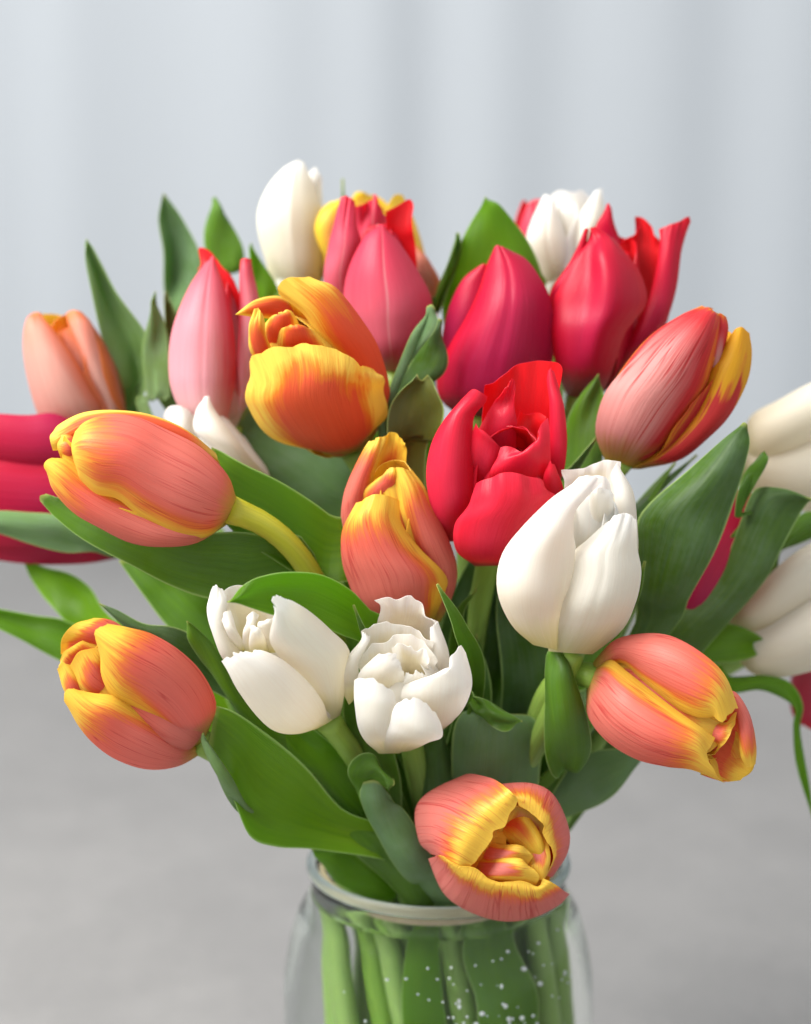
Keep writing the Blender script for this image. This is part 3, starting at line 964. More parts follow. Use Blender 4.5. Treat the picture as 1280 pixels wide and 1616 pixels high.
tulip('white_back', 'white tulip with ridged petals at the back right behind two crimson tulips',
      (885, 490, 0.062), (898, 305, 0.066), 0.0140, W3, core(0.85), (0.018, 0.022), STEM)
petals('white_back', 'd', W3,
       [(7.0, [(340, 520), (600, 520)]), (6.9, [(350, 300), (610, 300)]), (6.9, [(345, 115), (400, 80), (480, 92), (540, 80), (590, 120)])],
       [(6.2, [(420, 640), (540, 600)]), (5.8, [(468, 430), (610, 360)]), (5.8, [(515, 245), (672, 210)]), (6.1, [(600, 112), (655, 68), (672, 95)])],
       ([(6.4, [(300, 750), (480, 720)]), (5.5, [(272, 570), (450, 560)]), (5.2, [(208, 400), (440, 400)]), (5.4, [(235, 260), (410, 270)]), (5.8, [(278, 132), (308, 104), (345, 125), (375, 180)])], dict(groove=.5)))

tulip('pink_sliver', 'pink tulip showing only a sliver behind the ridged white tulip at back right',
      (868, 520, 0.085), (846, 314, 0.09), 0.0125, PINK2, six(0), (0.012, 0.028), STEM)

tulip('crimson_a', 'magenta crimson tulip at upper centre right behind the open red tulip',
      (752, 660, 0.012), (790, 395, 0.020), 0.0175, CRIM, core(0.8) + rear(180, 120), (0.008, 0.010), STEM)
petals('crimson_a', 'X', CRIM,
       ([(1.6, [(700, 610), (750, 610)]), (1.2, [(696, 545), (760, 540)]), (1.0, [(706, 492), (775, 490)]), (1.1, [(729, 446), (776, 446)]), (1.3, [(755, 421), (764, 416), (772, 425)])], dict(real='r')),
       ([(1.0, [(735, 662), (795, 662)]), (-.4, [(694, 630), (842, 632)]), (-.8, [(689, 586), (869, 575)]), (-.9, [(710, 541), (874, 525)]), (-.8, [(738, 496), (869, 472)]), (-.4, [(757, 456), (854, 437)]), (.2, [(768, 421), (832, 408)]), (.7, [(778, 395), (786, 387), (803, 394)])], dict(real='lt', groove=.5)))

tulip('crimson_b', 'tall crimson tulip at upper right with flared torn looking petal tips',
      (912, 634, 0.020), (985, 350, 0.030), 0.0190, CRIM2, core(0.78) + rear(180, 130, 230, len=0.85), (0.020, 0.010), STEM)
petals('crimson_b', 'd', CRIM2,
       ([(3.4, [(640, 700), (880, 700)]), (3.2, [(605, 400), (800, 460)]), (3.2, [(625, 290), (770, 370)]), (3.2, [(660, 225), (735, 270)]), (3.2, [(688, 165), (700, 158), (716, 185)])], dict(inside=False, k=.3)),
       ([(2.6, [(700, 1050), (960, 980)]), (3.2, [(740, 740), (1070, 720)]), (3.3, [(768, 450), (1022, 470)]), (3.2, [(795, 387), (850, 342), (878, 300), (857, 246), (915, 255), (965, 310), (1003, 385)])], dict(inside=True, k=-.3, ripple=.6)),
       ([(1.8, [(655, 1330), (725, 1265)]), (1.5, [(775, 1050), (1005, 950)]), (1.5, [(890, 850), (1072, 830)]), (1.7, [(965, 680), (1117, 680)]), (1.9, [(1008, 500), (1147, 480)]), (2.1, [(1013, 370), (1178, 360)]), (2.2, [(1008, 318), (1080, 288), (1150, 262), (1182, 238), (1197, 268)])], dict(k=.6, ripple=.3)),
       ([(1.6, [(380, 920), (470, 900)]), (1.0, [(336, 715), (440, 715)]), (.9, [(465, 512), (550, 500)]), (1.0, [(554, 335), (570, 310), (584, 330)])], dict()),
       ([(1.6, [(450, 1352), (650, 1350)]), (0, [(383, 1180), (714, 1200)]), (-.6, [(353, 960), (520, 960, .25), (650, 955, -.1), (795, 960)]), (-.6, [(349, 790), (540, 790, .45), (700, 785, -.1), (930, 775)]), (-.4, [(428, 640), (575, 640, .45), (700, 620, -.1), (895, 592)]), (.1, [(508, 480), (590, 480, .35), (660, 470, -.1), (795, 455)]), (.8, [(560, 380), (588, 370), (640, 372), (728, 378)]), (1.0, [(578, 325), (592, 308), (612, 318)])], dict(ripple=.2)))

tulip('rosy', 'rosy tulip streaked with yellow leaning to the right at upper right',
      (974, 732, -0.018), (1150, 500, -0.024), 0.0185, O_RED, core(0.82) + rear(180, 130), (0.026, 0.002), STEM)
petals('rosy', 'C', O_RED,
       [(-1.6, [(430, 960), (520, 940)]), (-2.2, [(520, 818), (600, 830)]), (-2.4, [(632, 690), (710, 715)]), (-2.4, [(755, 605), (810, 640)]), (-2.2, [(838, 571), (882, 578)])],
       [(-2.6, [(850, 920), (930, 830)]), (-3.0, [(880, 760), (942, 705)]), (-2.9, [(895, 640), (910, 600), (935, 615)])],
       ([(-1.8, [(535, 1226), (600, 1227)]), (-2.6, [(640, 1175), (755, 1192)]), (-3.0, [(760, 1060), (874, 1098)]), (-3.2, [(830, 940), (955, 1008)]), (-3.2, [(866, 830), (1024, 872)]), (-3.0, [(928, 740), (1043, 762)]), (-2.8, [(973, 672), (1000, 655), (1033, 680)])], dict(real='l', mats=O_BLOT)),
       ([(-2.0, [(455, 1212), (545, 1227)]), (-3.3, [(411, 1080), (665, 1142)]), (-3.9, [(448, 930), (783, 1002)]), (-4.1, [(538, 815), (855, 893)]), (-4.0, [(648, 705), (890, 783)]), (-3.7, [(748, 625), (908, 692)]), (-3.3, [(820, 588), (912, 625)]), (-3.0, [(860, 576), (888, 590), (907, 602)])], dict(real='r')))

tulip('cream_edge_up', 'blurred cream tulip cut off by the right edge, the upper of two',
      (1165, 745, 0.055), (1420, 590, 0.060), 0.0175, W2, core(0.8) + rear(180, 120, 240), (0.034, 0.008), STEM)
petals('cream_edge_up', 'X', W2,
       ([(5.0, [(1172, 735), (1178, 765)]), (3.8, [(1182, 700), (1200, 792)]), (3.4, [(1230, 690), (1262, 806)]), (3.4, [(1290, 650), (1330, 800)]), (3.8, [(1370, 610), (1410, 740)]), (4.4, [(1430, 610), (1440, 640)])], dict(real='')),
       ([(4.8, [(1172, 705), (1176, 745)]), (3.4, [(1184, 658), (1205, 735)]), (3.0, [(1230, 630), (1250, 712)]), (3.0, [(1290, 600), (1310, 680)]), (3.4, [(1370, 578), (1385, 640)]), (4.2, [(1440, 590), (1440, 610)])], dict(real='')))

tulip('gold', 'large golden yellow and orange tulip with ruffled open mouth facing upper left',
      (562, 718, -0.006), (434, 500, -0.030), 0.0215, O_GOLD, core(0.86, 0.66) + rear(180, 130, 230, len=0.86), (-0.008, 0.002), STEM, pistil=True)
petals('gold', 'B', O_GOLD,
       ([(-1.6, [(330, 960), (440, 940)]), (-2.0, [(245, 860), (430, 850)]), (-2.4, [(228, 735), (300, 750), (380, 800)])], dict(inside=True, k=-.4)),
       [(-1.8, [(330, 930), (370, 840)]), (-2.8, [(215, 825), (262, 728)]), (-3.2, [(120, 822), (145, 733)]), (-3.3, [(33, 806), (36, 800)])],
       ([(-2.2, [(180, 1080), (260, 1050)]), (-3.6, [(110, 985), (215, 990)]), (-4.0, [(90, 880), (178, 880)]), (-4.0, [(122, 785), (135, 775), (158, 800)])], dict(ripple=.4)),
       ([(-2.6, [(190, 1020), (340, 960)]), (-3.6, [(162, 905), (330, 865)]), (-3.9, [(186, 825), (305, 805)]), (-3.8, [(212, 802), (240, 792), (268, 795)])], dict(ripple=.3, k=.9)),
       ([(-2.8, [(215, 1010), (440, 990)]), (-3.9, [(220, 935), (435, 940)]), (-4.2, [(238, 870), (385, 868)]), (-4.1, [(268, 862), (300, 857), (334, 862)])], dict(ripple=.3, k=.9)),
       ([(-.9, [(600, 1430), (650, 1400)]), (-1.8, [(600, 1210), (744, 1190)]), (-2.5, [(520, 1010), (704, 985)]), (-3.0, [(415, 910), (625, 835)]), (-3.3, [(340, 800), (505, 690)]), (-3.3, [(228, 715), (235, 665), (290, 634), (400, 645)])], dict(real='l', ripple=.4, k=.6)),
       ([(-1.4, [(510, 1460), (610, 1420)]), (-2.9, [(290, 1418), (500, 1400), (702, 1312)]), (-3.9, [(155, 1325), (430, 1290), (728, 1232)]), (-4.5, [(84, 1215), (400, 1180), (722, 1152)]), (-4.7, [(100, 1130), (380, 1070), (712, 1100)]),
         (-4.6, [(88, 1065), (105, 1003), (150, 983), (240, 942), (330, 938), (440, 945), (520, 985), (620, 1010), (695, 1075)])], dict(jag=2.0, ripple=1.1, real='lr')))

tulip('red_open', 'bright red open tulip in the centre with folded inner petals',
      (772, 878, -0.030), (822, 660, -0.060), 0.0205, RED, core(0.66, 0.62) + rear(180, 130, 230, len=0.8), (0.006, -0.004), STEM)
petals('red_open', 'c', RED,
       ([(-3.2, [(640, 1050), (1010, 1020)]), (-3.4, [(560, 690), (1080, 690)]), (-3.6, [(566, 400), (1095, 420)]), (-3.9, [(572, 262), (650, 225), (780, 140), (880, 102), (1000, 90), (1090, 108), (1130, 152)])], dict(inside=True, k=-.35, ripple=.4)),
       ([(-4.2, [(790, 800), (960, 760)]), (-4.3, [(795, 600), (1000, 600)]), (-4.4, [(825, 448), (880, 480), (960, 463), (1022, 492)])], dict(inside=True, k=-.5)),
       ([(-3.8, [(990, 1030), (1112, 970)]), (-4.6, [(1028, 860), (1143, 835)]), (-4.9, [(1040, 610), (1168, 645)]), (-4.9, [(1033, 410), (1153, 425)]), (-4.7, [(1013, 240), (1112, 292)]), (-4.6, [(1032, 165), (1050, 138), (1068, 165)])], dict(k=.6)),
       ([(-4.4, [(560, 950), (790, 930)]), (-4.9, [(510, 660), (800, 720)]), (-5.0, [(580, 480), (800, 540)]), (-5.1, [(652, 375), (720, 385, .25), (785, 410)]), (-5.2, [(690, 310), (735, 265), (766, 210), (780, 265), (790, 325)])], dict(ripple=.4, k=.3)),
       ([(-4.6, [(486, 1110), (610, 1000)]), (-5.6, [(476, 820), (650, 850)]), (-5.8, [(484, 610), (695, 725)]), (-5.8, [(498, 540), (545, 590), (584, 628)])], dict(k=.4)),
       ([(-5.0, [(590, 1060), (1010, 1050)]), (-6.0, [(605, 930), (1035, 890)]), (-6.3, [(640, 820), (1045, 720)]), (-6.2, [(688, 712), (730, 705), (780, 715), (865, 755), (915, 715), (955, 650), (968, 565), (1022, 498)])], dict(ripple=.3, k=.35)),
       ([(-5.0, [(1000, 1110), (1150, 1090)]), (-6.0, [(1003, 945), (1128, 960)]), (-6.2, [(1028, 825), (1040, 815), (1065, 845)])], dict()),
       ([(-4.0, [(290, 1385), (380, 1390)]), (-5.6, [(203, 1205), (330, 1190), (480, 1120)]), (-6.0, [(154, 950), (310, 950), (485, 910)]), (-6.0, [(180, 720), (330, 705), (490, 690)]), (-5.8, [(260, 535), (390, 490), (500, 505)]), (-5.5, [(380, 378), (450, 360), (575, 405)]), (-5.2, [(455, 305), (500, 296), (592, 345)])], dict(k=.9, real='r')),
       ([(-4.2, [(500, 1565), (800, 1560)]), (-6.2, [(370, 1470), (600, 1490), (870, 1450)]), (-7.0, [(354, 1260), (680, 1260), (1010, 1250)]), (-7.2, [(470, 1110), (730, 1080), (1090, 1090)]), (-7.0, [(505, 972), (620, 928), (740, 892), (860, 915), (985, 945), (1022, 1015)])], dict(ripple=.6, k=.55)))

tulip('gold_centre', 'coral tulip with yellow petal edges in the middle, left of the red tulip',
      (668, 985, -0.036), (612, 715, -0.050), 0.0175, O3, core(0.8) + rear(180, 140, len=0.85), (0.000, -0.008), STEM)
petals('gold_centre', 'E', O3,
       ([(-3.4, [(430, 700), (600, 700)]), (-3.8, [(440, 510), (585, 490)]), (-3.9, [(475, 395), (590, 400)]), (-4.0, [(488, 345), (540, 330), (588, 372)])], dict(inside=True, k=-.5, ripple=.3)),
       ([(-4.2, [(460, 740), (580, 740)]), (-5.0, [(400, 610), (565, 610)]), (-5.2, [(455, 530), (565, 525)]), (-5.1, [(500, 490), (525, 474), (550, 478)])], dict(ripple=.2)),
       ([(-3.8, [(360, 1000), (450, 1000)]), (-4.6, [(314, 730), (450, 660)]), (-4.9, [(332, 592), (455, 520)]), (-4.8, [(392, 432), (485, 420)]), (-4.6, [(438, 366), (460, 350), (500, 343)])], dict(real='r', ripple=.3)),
       ([(-3.9, [(680, 1140), (735, 1122)]), (-4.6, [(700, 1010), (790, 1005)]), (-5.0, [(660, 880), (806, 905)]), (-5.4, [(605, 790), (775, 795)]), (-5.5, [(572, 660), (712, 665)]), (-5.4, [(556, 562), (668, 556)]), (-5.2, [(528, 480), (560, 473), (612, 490)])], dict(real='l', ripple=.2)),
       ([(-4.4, [(590, 1165), (700, 1135)]), (-5.8, [(415, 1080), (740, 1015)]), (-6.4, [(342, 935), (756, 935)]), (-6.5, [(318, 810), (650, 818)]), (-6.4, [(320, 722), (440, 690), (572, 705)]), (-6.1, [(378, 622), (420, 600), (468, 587), (520, 595), (556, 614)])], dict(real='r', ripple=.25, groove=.2)))

tulip('orange_left', 'large orange tulip lying horizontally at left on a yellowish stem, pointing left',
      (370, 806, -0.058), (84, 728, -0.066), 0.0190, O1, core(0.86) + rear(180, 130, 230), (-0.024, -0.012), STEM_YELLOW)
petals('orange_left', 'D', O1,
       ([(-6.2, [(450, 430), (440, 270)]), (-6.8, [(375, 372), (350, 235)]), (-6.8, [(285, 315), (290, 200)])], dict(inside=True, k=-.3)),
       [(-6.0, [(420, 320), (400, 190)]), (-6.8, [(330, 335), (330, 180)]), (-6.9, [(285, 300), (262, 245), (285, 190)])],
       ([(-6.0, [(1010, 330), (988, 275)]), (-6.2, [(860, 260), (850, 163)]), (-6.4, [(700, 200), (690, 98)]), (-6.6, [(520, 160), (520, 79)]), (-6.6, [(380, 200), (378, 91)]), (-6.6, [(285, 250), (272, 142)]), (-6.6, [(242, 262), (228, 205), (242, 180)])], dict(real='lr', mats=O_GOLD)),
       ([(-5.8, [(1060, 560), (1040, 605)]), (-6.9, [(930, 620), (900, 693)]), (-7.3, [(760, 590), (740, 707)]), (-7.4, [(600, 500), (600, 683)]), (-7.5, [(470, 440), (460, 613)]), (-7.5, [(380, 370), (340, 548)]), (-7.4, [(300, 308), (243, 452)]), (-7.2, [(238, 297), (206, 325), (208, 372)])], dict(real='l')),
       ([(-6.0, [(1086, 490), (1062, 565)]), (-7.4, [(1042, 372), (965, 648)]), (-8.1, [(922, 250), (835, 658)]), (-8.4, [(762, 168), (662, 578)]), (-8.6, [(622, 110), (542, 492)]), (-8.6, [(492, 98), (440, 470)]), (-8.4, [(390, 128), (366, 402)]), (-8.1, [(342, 175), (331, 250), (345, 325), (358, 368)])], dict(real='r')))

tulip('white_right', 'large closed white tulip at centre right under the red tulip',
      (900, 1034, -0.062), (935, 760, -0.074), 0.0215, W1, core(0.86) + rear(180, 130, 230), (0.016, -0.012), STEM)
petals('white_right', 'F', W1,
       ([(-5.6, [(330, 330), (530, 330)]), (-5.7, [(322, 215), (525, 220)]), (-5.8, [(317, 155), (400, 141), (480, 112), (537, 122)])], dict(inside=True, k=-.3, ripple=.3)),
       ([(-6.2, [(470, 500), (606, 500)]), (-6.4, [(500, 400), (607, 390)]), (-6.5, [(512, 250), (592, 250)]), (-6.4, [(505, 170), (530, 122), (555, 165)])], dict(real='l')),
       ([(-7.0, [(360, 450), (520, 450)]), (-7.6, [(362, 320), (520, 330)]), (-7.5, [(366, 215), (430, 176), (480, 180), (508, 225)])], dict(ripple=.3)),
       ([(-7.4, [(390, 450), (520, 400)]), (-8.0, [(415, 270), (512, 280)]), (-8.0, [(424, 228), (465, 220), (502, 232)])], dict(ripple=.3)),
       ([(-7.4, [(262, 855), (430, 866)]), (-8.1, [(258, 770), (548, 772)]), (-8.9, [(285, 680), (598, 670)]), (-9.0, [(335, 560), (612, 560)]), (-8.9, [(352, 480), (606, 470)]), (-8.7, [(415, 416), (604, 400)]), (-8.5, [(488, 350), (555, 319), (594, 345)])], dict(real='', ripple=.5, groove=.35)),
       ([(-7.5, [(200, 828), (300, 852)]), (-8.3, [(118, 755), (305, 752)]), (-9.2, [(68, 630), (260, 640, -.1), (310, 650, .25), (336, 642)]), (-9.4, [(83, 490), (230, 490), (310, 495, .2), (360, 492)]), (-9.2, [(158, 370), (358, 392)]), (-8.8, [(258, 265), (368, 300)]), (-8.3, [(345, 204), (400, 173), (478, 185)])], dict(real='', ripple=.25)))

tulip('magenta_sliver', 'dark magenta tulip half hidden between two broad leaves on the right',
      (1072, 988, -0.004), (1176, 772, 0.002), 0.0180, CRIM, six(10), (0.030, -0.004), STEM)
tulip('cream_edge_low', 'blurred cream tulip cut off by the right edge, the lower of two',
      (1158, 1012, 0.012), (1410, 890, 0.012), 0.0185, W2, core(0.8) + rear(180, 120, 240), (0.034, -0.006), STEM)
petals('cream_edge_low', 'F', W2,
       ([(1.2, [(958, 765), (962, 805)]), (0, [(985, 690), (1045, 805)]), (-.5, [(1080, 595), (1145, 765)]), (-.6, [(1180, 500), (1255, 685)]), (-.4, [(1300, 430), (1365, 620)]), (0, [(1450, 400), (1500, 560)]), (.6, [(1600, 480)])], dict(real='')),
       ([(1.0, [(958, 785), (972, 855)]), (-.6, [(1015, 790), (1050, 937)]), (-1.0, [(1115, 757), (1155, 958)]), (-1.0, [(1215, 695), (1285, 937)]), (-.8, [(1325, 620), (1425, 880)]), (-.2, [(1450, 560), (1560, 760)]), (.4, [(1620, 600)])], dict(real='l')))
tulip('pink_edge', 'dull purplish pink tulip just entering at the right edge below the cream tulip',
      (1310, 1040, 0.035), (1285, 1150, 0.03), 0.0130, PINK2, six(0), (0.030, 0.014), STEM)

tulip('orange_right', 'orange tulip at lower right pointing right and down, yellow lips and red throat',
      (938, 1068, -0.062), (1160, 1180, -0.085), 0.0185, O2, core(0.84, 0.7) + rear(180, 130, 230, len=0.85), (0.028, -0.016), STEM)
petals('orange_right', 'F', O2,
       ([(-8.0, [(850, 1335), (890, 1180), (950, 1010)]), (-8.2, [(900, 1352), (950, 1200), (1005, 1050)]), (-8.3, [(950, 1363), (1010, 1250), (1050, 1130)]), (-8.4, [(1005, 1357), (1050, 1310), (1067, 1230)])], dict(inside=True, k=-.1, real='')),
       ([(-7.4, [(800, 1230), (900, 1120)]), (-8.0, [(880, 1275), (990, 1170)]), (-8.2, [(915, 1345), (1045, 1240)]), (-8.2, [(940, 1360), (1000, 1352), (1050, 1325), (1064, 1270)])], dict(inside=True, k=-.4)),
       ([(-7.8, [(930, 1010), (920, 1090)]), (-8.4, [(990, 1020), (985, 1110)]), (-8.9, [(1050, 1110), (992, 1185)]), (-9.0, [(1069, 1220), (1006, 1258)]), (-8.8, [(1058, 1290), (1048, 1308), (1030, 1308)])], dict(real='r')),
       ([(-7.8, [(830, 1200), (880, 1080)]), (-8.8, [(905, 1225), (940, 1130)]), (-9.1, [(910, 1250), (955, 1200), (975, 1140), (992, 1090)])], dict(ripple=.2)),
       ([(-6.3, [(435, 920), (408, 1010)]), (-7.8, [(500, 888), (418, 1110)]), (-8.7, [(565, 935), (488, 1210)]), (-9.2, [(655, 1005), (600, 1282)]), (-9.5, [(755, 1080), (720, 1308)]), (-9.6, [(845, 1145), (820, 1315)]), (-9.5, [(905, 1195), (882, 1260), (910, 1335), (945, 1362)])], dict(real='l', jag=.8)),
       ([(-6.2, [(440, 890), (425, 950)]), (-7.3, [(520, 813), (535, 905)]), (-8.4, [(640, 787), (635, 990)]), (-9.1, [(742, 799), (735, 1062)]), (-9.6, [(852, 862), (828, 1102)]), (-9.7, [(942, 950), (888, 1110)]), (-9.5, [(997, 1078), (960, 1112), (925, 1132), (903, 1112)])], dict(real='r', jag=.8)))

tulip('white_left', 'white tulip with torn petal edge at lower left under an arching leaf',
      (520, 1140, -0.062), (410, 1000, -0.085), 0.0150, W1, core(0.8) + rear(180, 130, 230, len=0.85), (-0.012, -0.016), STEM)
petals('white_left', 'b', W1,
       ([(-7.0, [(350, 620), (560, 580)]), (-7.2, [(235, 380), (600, 420)]), (-7.4, [(213, 228), (270, 196), (350, 193), (460, 250)])], dict(inside=True, k=-.3)),
       ([(-7.6, [(330, 720), (440, 700)]), (-8.4, [(223, 675), (345, 615)]), (-8.6, [(148, 490), (255, 495)]), (-8.6, [(116, 345), (238, 375)]), (-8.5, [(128, 258), (245, 285)]), (-8.4, [(160, 193), (175, 183), (208, 217)])], dict(ripple=.3)),
       [(-8.0, [(290, 650), (370, 620)]), (-8.8, [(243, 485), (335, 510)]), (-8.8, [(213, 425), (228, 370), (262, 358)])],
       ([(-8.2, [(370, 640), (490, 620)]), (-9.0, [(357, 490), (445, 475)]), (-9.0, [(382, 402), (420, 364), (464, 385)])], dict(k=.9)),
       ([(-8.6, [(480, 640), (630, 630)]), (-9.4, [(462, 465), (605, 485)]), (-9.4, [(488, 422), (540, 410), (595, 400)])], dict(k=.7)),
       ([(-8.8, [(405, 640), (545, 640)]), (-9.6, [(398, 505), (485, 495)]), (-9.6, [(408, 466), (430, 456), (468, 482)])], dict(k=.9)),
       ([(-6.6, [(930, 1105), (1012, 1052)]), (-8.0, [(880, 960), (1038, 932)]), (-9.0, [(740, 810), (1082, 640)]), (-9.7, [(610, 690), (943, 480)]), (-10.2, [(535, 565), (803, 362)]), (-10.5, [(565, 425), (695, 295)]), (-10.6, [(596, 380), (570, 325), (550, 285), (590, 250), (640, 268)])], dict(jag=1.8, real='')),
       ([(-7.7, [(830, 1160), (960, 1090)]), (-8.2, [(690, 1192), (935, 1075)]), (-9.0, [(555, 1160), (900, 985)]), (-9.8, [(435, 1050), (805, 855)]), (-10.3, [(336, 900), (655, 722)]), (-10.4, [(268, 765), (505, 637)]), (-10.3, [(203, 685), (240, 650), (300, 624), (350, 634), (430, 617)])], dict(jag=1.8, real='', ripple=.2)))

tulip('white_open', 'open white tulip with ragged edges facing the camera at lower centre',
      (645, 1135, -0.058), (645, 1040, -0.094), 0.0190, W1, core(0.72, 0.8), (0.000, -0.022), STEM, pistil=True)
petals('white_open', 'a', W1,
       ([(-5.6, [(400, 560), (800, 560)]), (-6.0, [(373, 310), (805, 430)]), (-6.6, [(398, 190), (835, 315)]), (-7.0, [(343, 131), (420, 112), (520, 119), (640, 129), (720, 171), (800, 265), (842, 318)])], dict(inside=True, k=-.3, jag=1.5, ripple=.5)),
       ([(-6.4, [(800, 800), (945, 740)]), (-7.4, [(815, 680), (942, 650)]), (-7.8, [(788, 500), (918, 505)]), (-7.8, [(795, 345), (815, 315), (848, 300)])], dict(jag=.6)),
       ([(-6.6, [(300, 700), (800, 700)]), (-7.1, [(255, 520), (805, 560)]), (-7.6, [(252, 368), (330, 310), (450, 279), (575, 310), (700, 385), (795, 470)])], dict(inside=True, k=-.3, jag=1.4, ripple=.4)),
       ([(-7.0, [(280, 760), (800, 780)]), (-7.7, [(225, 650), (818, 690)]), (-8.1, [(222, 625), (310, 482), (380, 468), (450, 450), (510, 395), (620, 383), (700, 420), (770, 480), (812, 600)])], dict(inside=True, k=-.3, jag=1.5, ripple=.5)),
       ([(-7.6, [(560, 800), (770, 790)]), (-8.2, [(520, 620), (775, 660)]), (-8.7, [(480, 500), (560, 462), (610, 466), (660, 500), (730, 510), (770, 610)])], dict(inside=True, k=-.4, jag=1.4, ripple=.4)),
       ([(-7.2, [(150, 945), (190, 895)]), (-8.3, [(72, 750), (220, 730)]), (-8.5, [(148, 560), (238, 610)]), (-8.5, [(233, 440), (306, 470)]), (-8.3, [(254, 368), (285, 385), (312, 408)])], dict(jag=.8)),
       ([(-8.0, [(230, 920), (560, 960)]), (-9.0, [(222, 720), (588, 770)]), (-9.4, [(325, 590), (578, 690)]), (-9.5, [(400, 555), (500, 544), (530, 580), (556, 605), (562, 690)])], dict(jag=1.2, k=.5)),
       ([(-8.0, [(540, 940), (820, 860)]), (-9.0, [(575, 800), (800, 770)]), (-9.2, [(588, 712), (640, 690), (690, 678), (724, 700)])], dict(jag=1.5, k=.4)),
       ([(-6.4, [(640, 1210), (890, 1135)]), (-8.4, [(590, 1010), (900, 1080), (1010, 1030)]), (-9.4, [(560, 910), (820, 910), (1085, 860)]), (-9.5, [(585, 810), (810, 740), (950, 720), (1102, 720)]), (-9.3, [(600, 770), (800, 715), (900, 671), (985, 650), (938, 605), (958, 545), (1010, 480), (1062, 540)])], dict(jag=.8, k=.5)),
       ([(-7.0, [(380, 1322), (560, 1315)]), (-9.2, [(236, 1150), (490, 1190)]), (-9.9, [(187, 950), (535, 965)]), (-9.9, [(197, 748), (300, 733), (360, 740), (440, 803), (515, 863), (548, 935)])], dict(jag=.7, k=.6)),
       ([(-7.2, [(430, 1318), (640, 1298)]), (-9.4, [(435, 1200), (765, 1242)]), (-10.2, [(460, 1100), (870, 1202)]), (-10.4, [(484, 1005), (872, 1110)]), (-10.3, [(543, 933), (600, 888), (640, 906), (672, 884), (760, 934), (832, 1000)])], dict(jag=1.0, k=.5)))

tulip('orange_low_left', 'orange tulip at lower left with partly open yellow mouth facing upper left',
      (318, 1172, -0.066), (130, 1040, -0.086), 0.0195, O2, core(0.82, 0.7) + rear(180, 130, 230, len=0.88), (-0.020, -0.020), STEM)
petals('orange_low_left', 'G', O2,
       ([(-7.4, [(420, 340), (520, 270)]), (-8.0, [(280, 290), (420, 185)]), (-8.2, [(218, 300), (226, 240), (280, 188), (340, 172)])], dict(real='')),
       [(-7.8, [(400, 420), (420, 310)]), (-8.4, [(230, 360), (350, 270)]), (-8.5, [(212, 330), (235, 290), (300, 252)])],
       [(-7.8, [(340, 520), (350, 420)]), (-8.8, [(240, 445), (310, 410)]), (-8.9, [(208, 355), (225, 333), (250, 345)])],
       ([(-8.2, [(440, 490), (450, 400)]), (-9.1, [(300, 440), (395, 330)]), (-9.2, [(250, 345), (285, 295), (350, 278)])], dict(k=.6)),
       ([(-6.7, [(728, 640), (722, 664)]), (-8.0, [(640, 620), (642, 710)]), (-8.9, [(560, 550), (532, 716)]), (-9.4, [(482, 495), (420, 678)]), (-9.7, [(412, 458), (338, 622)]), (-9.7, [(340, 445), (283, 562)]), (-9.5, [(295, 429), (252, 428), (233, 450), (243, 492)])], dict(real='l', jag=.9)),
       ([(-6.8, [(748, 590), (712, 645)]), (-8.2, [(780, 480), (632, 616)]), (-9.1, [(733, 368), (552, 545)]), (-9.7, [(652, 287), (470, 494)]), (-10.0, [(552, 232), (402, 456)]), (-10.0, [(462, 210), (362, 382)]), (-9.8, [(390, 196), (345, 222), (348, 270), (360, 305)])], dict(real='r', jag=.9)))

